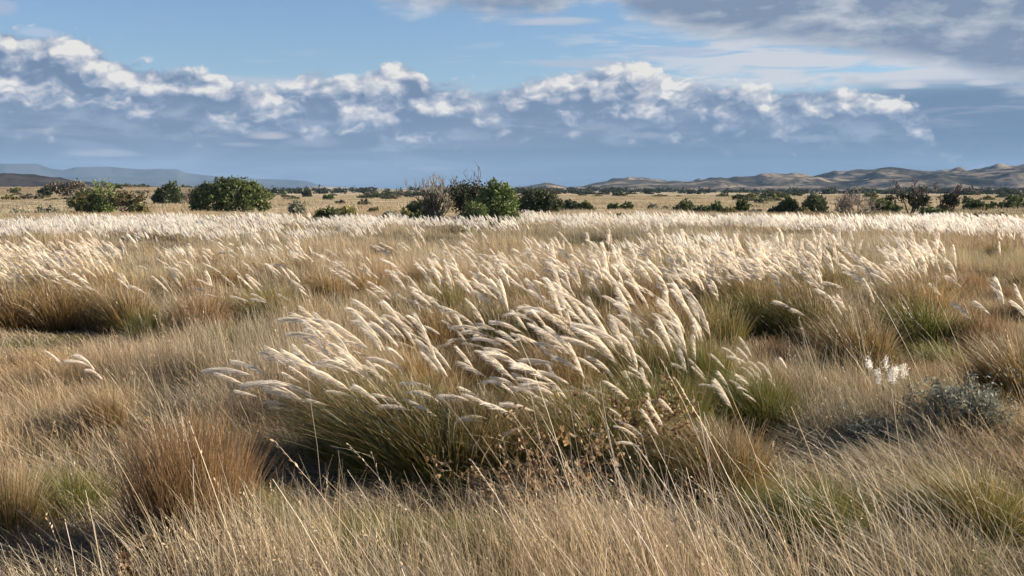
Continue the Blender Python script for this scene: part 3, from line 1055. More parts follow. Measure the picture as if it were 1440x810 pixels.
def spikelets(part, seg, r, share):
    """small seed husks along the tips of some stems"""
    V = part[0].reshape(-1, 2 * (seg + 1), 3)
    n = len(V)
    sel = r.choice(n, max(1, int(n * share)), replace=False)
    a = V[sel, -4:-2].mean(1)
    b = V[sel, -2:].mean(1)
    k = 7
    t = np.tile(np.linspace(0.1, 1.0, k), len(sel))[:, None]
    A, B = np.repeat(a, k, 0), np.repeat(b, k, 0)
    P = A * (1 - t) + B * t
    ax = (B - A) / (np.linalg.norm(B - A, axis=1, keepdims=True) + 1e-9) + r.normal(0, 0.35, P.shape)
    ax /= np.linalg.norm(ax, axis=1, keepdims=True)
    sd = np.cross(ax, r.normal(0, 1, P.shape))
    sd /= np.linalg.norm(sd, axis=1, keepdims=True) + 1e-9
    L = r.uniform(0.010, 0.018, (len(P), 1))
    W_ = L * 0.22
    Vv = np.stack([P, P + ax * L * 0.5 + sd * W_, P + ax * L, P + ax * L * 0.5 - sd * W_], 1).reshape(-1, 3)
    return Vv, np.arange(len(P) * 4).reshape(-1, 4), np.repeat(tones(len(P), r, [(0.55, 0.45, 0.30), (0.42, 0.32, 0.20), (0.66, 0.58, 0.43)], 0.1), 4, 0)


def turf_patch(kind, rad, n, wmul, seed, seg=4, hmul=1.0):
    r = np.random.default_rng(seed)
    parts = []

    def put(m, h0, h1, w0, base, mid, tip, ln, sp, bend=(1.3, 2.2), bias=0.5, wig=0.006, cm=0.55):
        if m < 1:
            return
        xy = disc(m, rad, r)
        root = np.concatenate([xy, np.full((m, 1), -0.015)], 1)
        h = (h0 + (h1 - h0) * r.random(m) ** 1.2) * hmul
        le = WIND[None, :] * r.normal(ln, 0.18, (m, 1)) + r.normal(0, sp, (m, 2))
        parts.append(ribbons(root, h, le, r.uniform(*bend, m), w0 * wmul * r.uniform(0.7, 1.3, m), seg, tones(m, r, base), tones(m, r, mid), tones(m, r, tip), r, wig=wig, cm=cm))

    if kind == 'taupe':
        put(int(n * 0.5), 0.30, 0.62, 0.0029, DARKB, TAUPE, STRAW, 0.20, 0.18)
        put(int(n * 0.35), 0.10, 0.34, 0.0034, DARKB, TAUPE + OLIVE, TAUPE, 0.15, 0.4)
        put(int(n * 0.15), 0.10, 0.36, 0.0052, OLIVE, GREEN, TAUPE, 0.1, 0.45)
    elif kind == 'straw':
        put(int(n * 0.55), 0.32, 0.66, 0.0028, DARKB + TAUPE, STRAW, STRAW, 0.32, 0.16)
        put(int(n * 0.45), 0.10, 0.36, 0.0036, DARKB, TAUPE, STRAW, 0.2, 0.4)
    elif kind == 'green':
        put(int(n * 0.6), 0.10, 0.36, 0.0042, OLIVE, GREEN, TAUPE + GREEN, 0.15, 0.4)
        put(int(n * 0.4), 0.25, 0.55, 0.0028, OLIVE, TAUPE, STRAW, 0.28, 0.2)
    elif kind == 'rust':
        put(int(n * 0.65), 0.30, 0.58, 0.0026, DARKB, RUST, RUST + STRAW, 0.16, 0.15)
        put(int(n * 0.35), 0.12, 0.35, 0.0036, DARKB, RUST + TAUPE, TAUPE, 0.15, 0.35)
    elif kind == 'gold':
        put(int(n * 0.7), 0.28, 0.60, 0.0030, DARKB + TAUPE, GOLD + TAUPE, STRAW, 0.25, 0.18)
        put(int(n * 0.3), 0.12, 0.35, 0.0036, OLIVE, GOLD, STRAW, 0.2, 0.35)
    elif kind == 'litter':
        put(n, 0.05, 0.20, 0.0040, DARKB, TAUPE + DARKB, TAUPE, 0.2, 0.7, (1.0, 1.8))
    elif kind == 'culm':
        # long pale bare stems with a thin seed spike
        m = n
        xy = disc(m, rad, r)
        root = np.concatenate([xy, np.full((m, 1), -0.015)], 1)
        h = r.uniform(0.55, 0.92, m) * hmul
        le = WIND[None, :] * r.normal(0.42, 0.13, (m, 1)) + r.normal(0, 0.10, (m, 2))
        parts.append(ribbons(root, h, le, r.uniform(1.15, 1.6, m), 0.0028 * wmul * r.uniform(0.7, 1.25, m), 6, tones(m, r, TAUPE + GOLD), tones(m, r, STRAW), tones(m, r, STRAW + CREAM), r, taper=0.45, wig=0.004))
    if kind in ('taupe', 'straw', 'culm', 'gold') and wmul < 1.5:
        parts.append(spikelets(parts[0], 6 if kind == 'culm' else seg, r, 0.35 if kind == 'culm' else 0.06))
    if kind in ('taupe', 'straw', 'gold', 'rust'):
        # a few broken and fallen stems
        m = max(2, n // 14)
        xy = disc(m, rad, r)
        root = np.concatenate([xy, r.uniform(0.0, 0.18, (m, 1)) * hmul], 1)
        an = r.uniform(0, 2 * math.pi, m)
        le = np.stack([np.cos(an), np.sin(an)], 1) * r.uniform(1.2, 4.0, (m, 1))
        parts.append(ribbons(root, r.uniform(0.05, 0.14, m), le, np.ones(m), 0.0034 * wmul * r.uniform(0.7, 1.4, m), seg, tones(m, r, TAUPE), tones(m, r, STRAW), tones(m, r, STRAW), r, taper=0.3, wig=0.02))
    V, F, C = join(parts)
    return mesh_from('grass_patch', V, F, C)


STASH = bpy.data.collections.new('grass_source')      # sources for the scattered ground cover; not in the scene


def scatter_group(coll):
    ng = bpy.data.node_groups.new('scatter_grass', 'GeometryNodeTree')
    ng.interface.new_socket('Geometry', in_out='INPUT', socket_type='NodeSocketGeometry')
    ng.interface.new_socket('Geometry', in_out='OUTPUT', socket_type='NodeSocketGeometry')
    N, L = ng.nodes, ng.links
    gi, go = N.new('NodeGroupInput'), N.new('NodeGroupOutput')
    mp = N.new('GeometryNodeMeshToPoints')
    iop = N.new('GeometryNodeInstanceOnPoints')
    ci = N.new('GeometryNodeCollectionInfo')
    ci.inputs['Collection'].default_value = coll
    ci.inputs['Separate Children'].default_value = True
    ci.inputs['Reset Children'].default_value = True
    iop.inputs['Pick Instance'].default_value = True

    def na(nm, ty):
        a = N.new('GeometryNodeInputNamedAttribute')
        a.data_type = ty
        a.inputs['Name'].default_value = nm
        return a.outputs[0]
    L.new(gi.outputs[0], mp.inputs['Mesh'])
    L.new(mp.outputs[0], iop.inputs['Points'])
    L.new(ci.outputs[0], iop.inputs['Instance'])
    L.new(na('pick', 'INT'), iop.inputs['Instance Index'])
    L.new(na('turn', 'FLOAT_VECTOR'), iop.inputs['Rotation'])
    L.new(na('size', 'FLOAT_VECTOR'), iop.inputs['Scale'])
    L.new(iop.outputs[0], go.inputs[0])
    return ng


def scatter(name, meshes, mat, pts, pick, turn, size, label, cat):
    coll = bpy.data.collections.new('source_' + name)
    for i, me in enumerate(meshes):
        me.materials.append(mat)
        o = bpy.data.objects.new('src_%s_%03d' % (name, i), me)
        coll.objects.link(o)
    me = bpy.data.meshes.new(name)
    me.vertices.add(len(pts))
    me.vertices.foreach_set('co', np.asarray(pts, np.float32).ravel())
    a = me.attributes.new('pick', 'INT', 'POINT')
    a.data.foreach_set('value', np.asarray(pick, np.int32))
    a = me.attributes.new('turn', 'FLOAT_VECTOR', 'POINT')
    a.data.foreach_set('vector', np.asarray(turn, np.float32).ravel())
    a = me.attributes.new('size', 'FLOAT_VECTOR', 'POINT')
    a.data.foreach_set('vector', np.asarray(size, np.float32).ravel())
    me.update()
    o = bpy.data.objects.new(name, me)
    COL.objects.link(o)
    md = o.modifiers.new('scatter', 'NODES')
    md.node_group = scatter_group(coll)
    tag(o, label, cat, kind='stuff')
    return o


def wedge(n, r0, r1, a0, a1, r, p=2.0):
    """n points spread over a wedge of ground in front of the camera; p=2 gives even density, smaller p favours near"""
    q = (r0 ** p + (r1 ** p - r0 ** p) * r.random(n)) ** (1 / p)
    a = np.radians(r.uniform(a0, a1, n))
    return q * np.sin(a), q * np.cos(a)


# ---------------------------------------------------------------- tussocks (built first so the turf can leave room)
def tuft_mesh(seed, n, rad, h0, h1, wid, palette, spread=0.55, wind=0.22, seg=6):
    """a dense bunch of arching blades: green or brown at the base, rust or gold above, straw at the tips"""
    r = np.random.default_rng(seed)
    base, mid, tip = palette
    xy = disc(n, rad, r, 0.6)
    root = np.concatenate([xy, np.full((n, 1), -0.02)], 1)
    q = np.linalg.norm(xy, axis=1) / rad
    out = xy / (rad + 1e-6)
    h = (h0 + (h1 - h0) * r.random(n) ** 0.8) * (1.06 - 0.34 * q ** 2)
    le = out * spread * (0.35 + 0.9 * r.random((n, 1))) + WIND[None, :] * r.normal(wind, 0.12, (n, 1)) + r.normal(0, 0.10, (n, 2))
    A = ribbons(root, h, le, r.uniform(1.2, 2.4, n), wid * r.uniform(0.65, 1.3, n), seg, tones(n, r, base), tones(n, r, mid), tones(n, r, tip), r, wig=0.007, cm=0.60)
    # short splayed blades round the skirt
    m = n // 4
    an = r.uniform(0, 2 * math.pi, m)
    rt = np.stack([np.cos(an) * rad * r.uniform(0.7, 1.1, m), np.sin(an) * rad * r.uniform(0.7, 1.1, m), np.full(m, -0.02)], 1)
    le2 = np.stack([np.cos(an), np.sin(an)], 1) * r.uniform(0.4, 1.2, (m, 1)) + WIND[None, :] * 0.15
    B = ribbons(rt, r.uniform(0.15, 0.5, m) * h1, le2, r.uniform(1.2, 2.0, m), wid * r.uniform(0.7, 1.3, m), seg, tones(m, r, base), tones(m, r, mid), tones(m, r, mid + tip), r, wig=0.008)
    V, F, C = join([A, B])
    return mesh_from('blades', V, F, C)


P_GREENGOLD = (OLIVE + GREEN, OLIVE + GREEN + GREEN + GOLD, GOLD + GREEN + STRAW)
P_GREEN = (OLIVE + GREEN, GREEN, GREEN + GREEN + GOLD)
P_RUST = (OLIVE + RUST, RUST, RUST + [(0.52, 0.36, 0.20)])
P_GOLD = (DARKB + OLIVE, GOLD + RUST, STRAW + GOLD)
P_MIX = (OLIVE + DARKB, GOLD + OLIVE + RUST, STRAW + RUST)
PALS = {'greengold': P_GREENGOLD, 'green': P_GREEN, 'rust': P_RUST, 'gold': P_GOLD, 'mix': P_MIX}
TUFT = {}


def tuft(pal, lod, v):
    key = (pal, lod, v)
    if key not in TUFT:
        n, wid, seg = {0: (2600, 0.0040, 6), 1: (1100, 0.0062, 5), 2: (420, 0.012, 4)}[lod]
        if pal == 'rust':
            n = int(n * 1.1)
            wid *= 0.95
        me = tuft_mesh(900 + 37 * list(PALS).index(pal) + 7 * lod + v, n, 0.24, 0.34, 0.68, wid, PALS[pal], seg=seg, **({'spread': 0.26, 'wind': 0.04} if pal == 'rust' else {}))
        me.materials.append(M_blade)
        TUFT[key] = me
    return TUFT[key]


# plume stalks: a stem of unit-ish height whose top carries the plume; several degrees of bend
def stalk_pair(seed, ang0, ang1, lod):
    r = np.random.default_rng(seed)
    L = r.uniform(0.92, 1.12)
    k = 26
    s = np.linspace(0, 1, k)
    th = ang0 + (ang1 - ang0) * s ** r.uniform(1.8, 3.6) + 0.06 * np.sin(s * r.uniform(4, 9) + r.uniform(0, 6))
    yaw = r.normal(0, 0.12) + 0.10 * s
    ds = L / (k - 1)
    dx = -np.sin(th) * np.cos(yaw) * ds
    dy = np.sin(th) * np.sin(yaw) * ds
    dz = np.cos(th) * ds
    P = np.stack([np.cumsum(dx), np.cumsum(dy), np.cumsum(dz)], 1)
    P -= P[0]
    wd = {0: 0.0040, 1: 0.0055, 2: 0.010}[lod]
    i0 = int(k * r.uniform(0.70, 0.82))
    # stem: two crossed strips so it shows from every side
    parts = []
    col0, col1, col2 = np.array((0.22, 0.19, 0.07)), np.array((0.42, 0.29, 0.12)), np.array((0.62, 0.52, 0.34))
    for fx, fy in ((1, 0), (0, 1)):
        sd = np.array([fx, fy, 0.0]) * wd * 0.5
        Q = P[:i0 + 2:2] if lod else P[:i0 + 2]
        kk = len(Q)
        V = np.stack([Q - sd, Q + sd], 1).reshape(-1, 3)
        F = np.arange(kk - 1)[:, None] * 2 + np.array([0, 1, 3, 2])[None, :]
        tt = np.linspace(0, 1, kk)[:, None]
        Cc = np.where(tt < 0.5, col0 * (1 - tt * 2) + col1 * tt * 2, col1 * (2 - tt * 2) + col2 * (tt * 2 - 1))
        parts.append((V, F, np.repeat(Cc, 2, 0)))
    V, F, C = join(parts)
    stem = mesh_from('stalk', V, F, C)
    stem.materials.append(M_stalk)
    # plume: many silky hairs leaving the top of the stem, blown to the lee side
    full = r.uniform(0.45, 1.15)
    n = int({0: 260, 1: 110, 2: 40}[lod] * full)
    hw = {0: 0.0034, 1: 0.0068, 2: 0.015}[lod]
    u = r.random(n) ** 0.85
    si = i0 + u * (k - 1 - i0)
    ia = np.clip(si.astype(int), 0, k - 2)
    fr = (si - ia)[:, None]
    root = P[ia] * (1 - fr) + P[ia + 1] * fr
    tan = P[ia + 1] - P[ia]
    tan /= np.linalg.norm(tan, axis=1, keepdims=True)
    prof = np.sin(np.clip(u * 0.80 + 0.12, 0, 1) * math.pi) ** r.uniform(0.7, 1.2)
    ln = (0.040 + 0.058 * r.random(n)) * r.uniform(0.75, 1.15) * (0.35 + 0.75 * prof)
    side = r.normal(0, 1, (n, 3))
    side -= (side * tan).sum(1, keepdims=True) * tan
    side /= np.linalg.norm(side, axis=1, keepdims=True)
    lee = np.array([-1.0, 0.05, -0.05])
    d0 = tan * 0.86 + side * r.uniform(0.20, 0.36) + lee * 0.10
    d0 /= np.linalg.norm(d0, axis=1, keepdims=True)
    d1 = tan * 0.75 + side * 0.16 + lee * 0.62 + np.array([0, 0, -0.14])
    d1 /= np.linalg.norm(d1, axis=1, keepdims=True)
    sg = 3 if lod == 0 else 2
    t = np.linspace(0, 1, sg + 1)[None, :, None]
    Q = root[:, None, :] + ln[:, None, None] * (d0[:, None, :] * t * (1 - 0.5 * t) + d1[:, None, :] * 0.6 * t * t)
    wdir = np.cross(d0, r.normal(0, 1, (n, 3)))
    wdir /= np.linalg.norm(wdir, axis=1, keepdims=True)
    wv = hw * (1 - 0.65 * t ** 1.3) * 0.5
    V = np.stack([Q - wdir[:, None, :] * wv, Q + wdir[:, None, :] * wv], 2).reshape(-1, 3)
    kk = 2 * (sg + 1)
    qd = np.arange(sg)[:, None] * 2 + np.array([0, 1, 3, 2])[None, :]
    F = (np.arange(n)[:, None, None] * kk + qd[None]).reshape(-1, 4)
    cA = tones(n, r, [(0.74, 0.65, 0.50), (0.82, 0.74, 0.60)], 0.08)
    cB = tones(n, r, CREAM, 0.06)
    C = cA[:, None, :] * (1 - t) + cB[:, None, :] * t
    C = np.repeat(C[:, :, None, :], 2, 2).reshape(-1, 3)
    pl = mesh_from('plume', V, F, C)
    pl.materials.append(M_plume)
    return stem, pl


BENDS = {'up': (0.08, 0.60), 'mid': (0.22, 0.85), 'bent': (0.36, 1.05), 'flat': (0.56, 1.22), 'arch': (0.26, 1.65)}
STK = {}


def stalk(bend, lod, v):
    key = (bend, lod, v)
    if key not in STK:
        a0, a1 = BENDS[bend]
        r = np.random.default_rng(500 + v * 13 + lod * 101 + int(a0 * 1000))
        STK[key] = stalk_pair(700 + v * 3 + lod * 50 + int(a0 * 100), a0 + r.normal(0, 0.04), a1 + r.normal(0, 0.20), lod)
    return STK[key]


HOLLOWS = []      # ground where the turf stays low
CORES = []       # (x, y, radius) the turf stays out of


def tussock(px, pb, size, pal, nplume, bend, label, group=None, height_=1.0, name='grass_tussock', hmul=1.0, wide=1.0, cat='grass tussock', xy=None, low=0.78):
    """a bunch of grass standing at a ground pixel; size = radius factor, 1 = about 0.9 m across"""
    if xy is None:
        x, y, d = spot(px, pb)
    else:
        x, y = xy
        d = math.hypot(x, y)
    lod = 0 if d < 9.5 else (1 if d < 21 else 2)
    r = np.random.default_rng(int(abs(px * 7 + pb * 131)) + 5)
    rz = r.uniform(-0.35, 0.35)
    root = empty(name, (x, y, hgt(x, y)), rz)
    tag(root, label, cat, group)
    b = obj('blades', tuft(pal, lod, int(r.integers(0, 3))), None, root)
    b.scale = (size * wide, size, height_)
    CORES.append((x, y, 0.24 * size * max(1.0, wide)))
    if pal in ('green', 'greengold', 'mix') and size > 0.9 and d < 17 and height_ > 0.6:
        CORES.append((x - 0.15 * size, y - 0.42 * size, 0.36 * size * max(1.0, wide)))  # dark soil bared at the front left, added to read as the tussock's shadow
        HOLLOWS.append((x - 0.15 * size, y - 0.6 * size))
    elif d < 7.5 and pb < 730:
        HOLLOWS.append((x, y - 0.35))
    picks = [bend] if isinstance(bend, str) else list(bend)
    if nplume:
        if d < 17.5 or nplume <= 12:
            for i in range(nplume):
                st, pl = stalk(picks[int(r.integers(0, len(picks)))], lod, int(r.integers(0, 7)))
                a = r.uniform(0, 2 * math.pi)
                q = 0.21 * size * math.sqrt(r.random())
                hh = hmul * r.uniform(low, 1.08)
                s = obj('stalk', st, None, root)
                s.location = (q * math.cos(a) * wide, q * math.sin(a), 0)
                out = 0.34 * q / (0.21 * size)
                s.rotation_euler = (-math.sin(a) * out + r.normal(0, 0.05), math.cos(a) * out * 0.9 + r.normal(0, 0.05), -rz + r.normal(0, 0.22))
                s.scale = (hh, hh, hh)
                p = obj('plume', pl, None, s)
                ps = r.uniform(0.92, 1.06)
                p.scale = (1, 1, 1)
        else:
            # far enough that the plumes are one silvery head
            parts_s, parts_p = [], []
            for i in range(nplume):
                st, pl = stalk(picks[int(r.integers(0, len(picks)))], lod, int(r.integers(0, 4)))
                a = r.uniform(0, 2 * math.pi)
                q = 0.21 * size * math.sqrt(r.random())
                hh = hmul * r.uniform(0.80, 1.08)
                out = 0.34 * q / (0.21 * size)
                M = (Matrix.Translation((q * math.cos(a) * wide, q * math.sin(a), 0)) @ Matrix.Rotation(-rz + r.normal(0, 0.22), 4, 'Z') @ Matrix.Rotation(math.cos(a) * out, 4, 'Y')
                     @ Matrix.Rotation(-math.sin(a) * out, 4, 'X') @ Matrix.Scale(hh, 4))
                A = np.array(M)
                for me, lst in ((st, parts_s), (pl, parts_p)):
                    arr = CACHE.get(me.name)
                    if arr is None:
                        v = np.empty(len(me.vertices) * 3, np.float32)
                        me.vertices.foreach_get('co', v)
                        f = np.empty(len(me.loops), np.int32)
                        me.loops.foreach_get('vertex_index', f)
                        c4 = np.empty(len(me.vertices) * 4, np.float32)
                        me.color_attributes['tone'].data.foreach_get('color', c4)
                        arr = CACHE[me.name] = (v.reshape(-1, 3), f.reshape(-1, 4), c4.reshape(-1, 4)[:, :3])
                    lst.append((arr[0] @ A[:3, :3].T + A[:3, 3], arr[1], arr[2]))
            ms = mesh_from('stalks', *join(parts_s))
            mp_ = mesh_from('plumes', *join(parts_p))
            obj('stalks', ms, M_stalk, root)
            obj('plumes', mp_, M_plume, root)
    return root


CACHE = {}
T = tussock
# --- the big group in the middle, near
T(538, 642, 1.25, 'greengold', 34, ('bent', 'flat', 'flat'), 'big tussock with long plumes blown almost flat at the left of the central group', height_=0.95, wide=1.2, hmul=1.0, low=0.68)
T(618, 668, 1.45, 'greengold', 14, ('bent', 'flat'), 'broad dark green tussock over the deepest shadow in the middle, few plumes', height_=1.0, wide=1.25, hmul=0.95)
T(700, 668, 1.1, 'mix', 12, ('arch', 'bent'), 'brown-green tussock just left of the curled dry weed', height_=0.85, hmul=0.74, low=0.65)
T(815, 660, 1.35, 'greengold', 34, ('bent', 'arch', 'mid'), 'tussock with bright arched plumes directly behind the curled dry weed', height_=0.92, wide=1.2, hmul=0.88, low=0.55)
T(925, 640, 1.3, 'green', 34, ('mid', 'bent', 'up'), 'green-based tussock with upright white plumes right of the curled dry weed', height_=0.95, hmul=1.02, low=0.5)
T(588, 592, 1.3, 'gold', 28, ('bent', 'flat'), 'golden tussock behind the flat-blown plumes, left of centre', hmul=1.04)
T(670, 575, 1.2, 'mix', 16, ('bent', 'mid'), 'rusty gold tussock in the hollow between two white-plumed ones near the centre', height_=0.9, hmul=0.95)
T(785, 575, 1.25, 'gold', 32, ('mid', 'bent', 'arch'), 'golden tussock crowded with pale plumes in the very middle of the near group', hmul=1.02, low=0.7)
T(895, 562, 1.25, 'greengold', 32, ('mid', 'up', 'bent'), 'tall tussock whose white plumes stand highest right of the centre', hmul=1.12, low=0.6)
T(985, 565, 1.0, 'green', 20, ('up', 'mid'), 'green tussock with drooping white plumes at the right end of the central group', hmul=0.95, height_=0.9, low=0.6)
T(1065, 605, 1.1, 'green', 24, ('mid', 'bent'), 'low green tussock with a short row of fluffy plumes right of the central group', height_=0.75, hmul=0.64, low=0.6)
T(950, 690, 0.8, 'green', 9, ('mid', 'bent'), 'small green clump with a few low drooping plumes in front of the green-based tussock', height_=0.6, hmul=0.58, low=0.7)
T(1010, 690, 1.1, 'mix', 1, 'up', 'tan-brown almost plumeless tussock in front of the low green one on the right', height_=0.72, hmul=0.8)
# --- second row
T(1062, 478, 1.35, 'green', 30, ('mid', 'bent'), 'left one of two broad green tussocks under a white crest right of centre', height_=1.0, wide=1.2, hmul=1.08, low=0.88)
T(1140, 482, 1.35, 'greengold', 29, ('mid', 'bent'), 'right one of two broad green tussocks under a white crest right of centre', height_=1.0, wide=1.2, hmul=1.06, low=0.88)
T(1210, 522, 1.2, 'mix', 9, ('mid', 'bent'), 'rusty dark-based tussock with a few curling plumes, in front of the green pair', height_=1.0, hmul=1.0)
T(1295, 486, 1.45, 'green', 28, ('up', 'mid'), 'isolated round green tussock with a fan of tall white plumes on the right', height_=0.95, wide=1.1, hmul=1.12, low=0.85)
T(1085, 520, 0.9, 'rust', 0, 'up', 'short rusty tussock between the central group and the green pair', height_=0.5)
T(1435, 560, 1.3, 'mix', 3, 'mid', 'rusty green tussock cut by the right edge of the photo', height_=0.9)
T(1395, 560, 0.45, 'rust', 2, 'mid', 'thin clump with two tall leaning seed stems at the right edge', height_=0.6, hmul=1.0)
T(960, 500, 1.2, 'gold', 22, ('up', 'mid'), 'golden tussock with dense plumes behind the right end of the central group', hmul=1.05)
T(1010, 500, 1.0, 'greengold', 7, ('up', 'mid'), 'dark-based tussock with upright plumes beside the short rusty one', hmul=0.98)
T(700, 500, 1.2, 'greengold', 15, ('mid', 'bent'), 'dark-hearted tussock showing black gaps behind the near group', hmul=1.02)
T(610, 505, 1.2, 'gold', 15, ('mid', 'bent'), 'golden tussock behind the flat-blown plumes, left of the dark-hearted one', hmul=1.0)
T(840, 495, 1.2, 'gold', 26, ('mid', 'up'), 'golden tussock with a pale crest above the highest plumes', hmul=1.02)
T(770, 485, 1.1, 'mix', 12, ('mid', 'bent'), 'tan tussock with loose plumes between the dark-hearted one and the pale crest', hmul=1.0)
# --- left band
T(15, 462, 1.3, 'gold', 29, ('bent', 'mid'), 'leftmost golden tussock of the plumed band at the left', hmul=1.02)
T(75, 460, 1.35, 'gold', 29, ('bent', 'mid'), 'second golden tussock from the left in the plumed band at the left', hmul=1.05)
T(135, 455, 1.2, 'mix', 26, ('bent', 'mid'), 'third rusty gold tussock from the left in the plumed band at the left', hmul=1.0)
T(180, 462, 1.1, 'mix', 12, ('bent',), 'rust and green tussock at the right end of the plumed band at the left', hmul=0.9)
T(212, 482, 0.75, 'green', 0, 'mid', 'small spiky green tussock without plumes on the left', height_=0.72)
T(285, 478, 1.25, 'rust', 6, 'mid', 'tall rust-coloured tussock with fine stems, left of the golden domed one', height_=1.0)
T(318, 502, 0.8, 'green', 0, 'mid', 'small pale green tuft at the foot of the tall rust-coloured one', height_=0.65)
T(385, 462, 1.3, 'greengold', 13, ('bent', 'flat'), 'domed golden-green tussock leaning over a dark hollow, left of centre', height_=0.95, wide=1.3, hmul=0.92)
T(150, 615, 0.5, 'gold', 4, ('arch', 'flat'), 'thin clump with a pair of arched plumes alone in the taupe grass on the left', height_=0.7, hmul=0.68)
T(440, 480, 1.0, 'gold', 8, ('bent',), 'pale gold tussock right of the domed golden-green one', height_=0.9, hmul=0.9)
# --- near front
T(272, 775, 1.0, 'rust', 0, 'up', 'dense rust-brown bunch of fine upright stems at the near left', height_=1.08, wide=1.05)
T(95, 730, 0.8, 'green', 0, 'up', 'low green tuft left of the dense rust-brown bunch', height_=0.45)
T(0, 760, 0.7, 'mix', 0, 'up', 'tan-brown bunch cut by the left edge of the photo', height_=0.7)
T(360, 770, 0.7, 'green', 0, 'up', 'small green tuft right of the dense rust-brown bunch', height_=0.5)
T(545, 812, 1.0, 'green', 0, 'up', 'green tuft in front of the deep shadow in the middle', height_=0.45)
T(665, 806, 0.9, 'green', 0, 'up', 'second green tuft in front of the deep shadow, right of the first', height_=0.42)
T(1160, 760, 1.0, 'green', 0, 'up', 'pale green tuft among the leaning bare stems on the right', height_=0.5)
T(1375, 750, 1.0, 'greengold', 0, 'up', 'olive tuft under the leaning stems at the lower right', height_=0.55)
T(1320, 520, 0.8, 'green', 0, 'mid', 'low green tuft in front of the isolated round green tussock', height_=0.5)

# --- further rows: alike
ORD = 'first second third fourth fifth sixth seventh eighth ninth tenth eleventh twelfth thirteenth fourteenth'.split()
BANDS = [
    # n, px range, ground-pixel range, palettes, plumes, label, group
    (11, (500, 930), (410, 455), ('gold', 'mix', 'greengold'), (12, 20), 'plumed golden tussocks behind the central group', 'plumed tussocks behind the central group'),
    (12, (930, 1200), (414, 444), ('gold', 'greengold'), (22, 34), 'white-crested tussocks crowded behind the green pair', 'plumed tussocks behind the green pair'),
    (10, (-70, 190), (412, 438), ('gold', 'mix'), (18, 28), 'white-plumed tussocks behind the golden left band', 'plumed tussocks at the left'),
    (6, (230, 480), (396, 436), ('gold', 'mix', 'rust'), (7, 12), 'loosely plumed tussocks behind the domed one', 'loosely plumed tussocks left of centre'),
    (4, (1240, 1350), (424, 448), ('gold', 'mix'), (8, 18), 'plumed tussocks behind the isolated round one', 'plumed tussocks behind the isolated green one'),
    (7, (1340, 1540), (395, 500), ('rust', 'mix', 'gold'), (0, 2), 'short rusty tussocks near the right edge', 'short rusty tussocks on the right'),
    (9, (-40, 1480), (350, 378), ('gold', 'mix', 'greengold'), (4, 9), 'small plumed tussocks in the far tan grass', 'plumed tussocks in the tan grass'),
]
for n_, xr, yr, pals_, npl, lb, gp in BANDS:
    for i in range(n_):
        px_ = xr[0] + (i + rnd.uniform(0.15, 0.85)) / n_ * (xr[1] - xr[0])
        pb_ = rnd.uniform(*yr)
        T(px_, pb_, rnd.uniform(0.9, 1.35), rnd.choice(pals_), rnd.randint(*npl), ('mid', 'bent') if px_ < 800 else ('mid', 'up', 'bent'), ORD[i] + ' from the left of the ' + lb, gp, height_=rnd.uniform(0.7, 0.95) if npl[1] > 5 else rnd.uniform(0.5, 0.75), hmul=rnd.uniform(0.85, 1.08))


# ---------------------------------------------------------------- turf between the tussocks
cores = np.array(CORES)
ckey = cores[:, :2]
greens = np.array(HOLLOWS)


def clear_of(x, y, k=1.0):
    d = np.hypot(x[:, None] - ckey[None, :, 0], y[:, None] - ckey[None, :, 1])
    return (d > cores[None, :, 2] * k).all(1)


def photo_px(x, y):
    """where a ground point falls in the photograph: only used to choose which grass grows where"""
    a = np.degrees(np.arctan2(x, y))
    d = np.hypot(x, y)
    return CX + FPX * np.tan(np.radians(a)), HZ + FPX * CAM_H / d


CLEAR_ALL = True
KN = ['taupe', 'straw', 'green', 'rust', 'gold', 'litter', 'culm']
NV = 4


def choose(x, y, r, near=True):
    px_, py_ = photo_px(x, y)
    n1 = VA.fbm(x * 0.55 + 50, y * 0.55 + 50, 3)
    n2 = VB.fbm(x * 0.8 + 80, y * 0.8 + 80, 3)
    k = np.where(n1 > 0.56, 1, 0)
    k = np.where((n2 > 0.60), 2, k)
    k = np.where((n2 < 0.35), 3, k)
    k = np.where((n1 < 0.40) & (r.random(len(x)) < 0.6), 4, k)
    k = np.where((r.random(len(x)) < 0.16), 5, k)
    return k


def lay(name, n, r0, r1, a, rad, blades, wmul, hm, p, seed, label, seg=4, kfun=None, sc=(0.8, 1.25), mat=None, tallf=None):
    r = np.random.default_rng(seed)
    x, y = wedge(n, r0, r1, -a, a, r, p)
    if CLEAR_ALL:
        ok = clear_of(x, y)
        x, y = x[ok], y[ok]
    k = (kfun or choose)(x, y, r)
    meshes = []
    for i, kn in enumerate(KN):
        for v in range(NV):
            nb = blades if kn not in ('culm', 'litter') else (max(5, blades // 9) if kn == 'culm' else int(blades * 0.7))
            meshes.append(turf_patch(kn, rad, nb, wmul, seed * 1000 + i * 10 + v, seg, hm))
    pick = k * NV + r.integers(0, NV, len(k))
    turn = np.zeros((len(x), 3))
    turn[:, 2] = r.normal(0, 0.35, len(x))
    s = r.uniform(*sc, len(x))
    dg = np.hypot(x[:, None] - greens[None, :, 0], y[:, None] - greens[None, :, 1]).min(1)
    tall = (0.42 + 0.58 * sst(dg, 0.35, 1.3)) * (0.50 + 1.0 * sst(VC.fbm(x * 0.45 + 33, y * 0.45 + 33, 3), 0.32, 0.68))
    if tallf is not None:
        tall = tall * tallf(x, y)
    size = np.stack([s, s, s * tall * r.uniform(0.8, 1.2, len(x))], 1)
    return scatter(name, meshes, mat or M_turf, np.stack([x, y, height(x, y)], 1), pick, turn, size, label, 'grass')


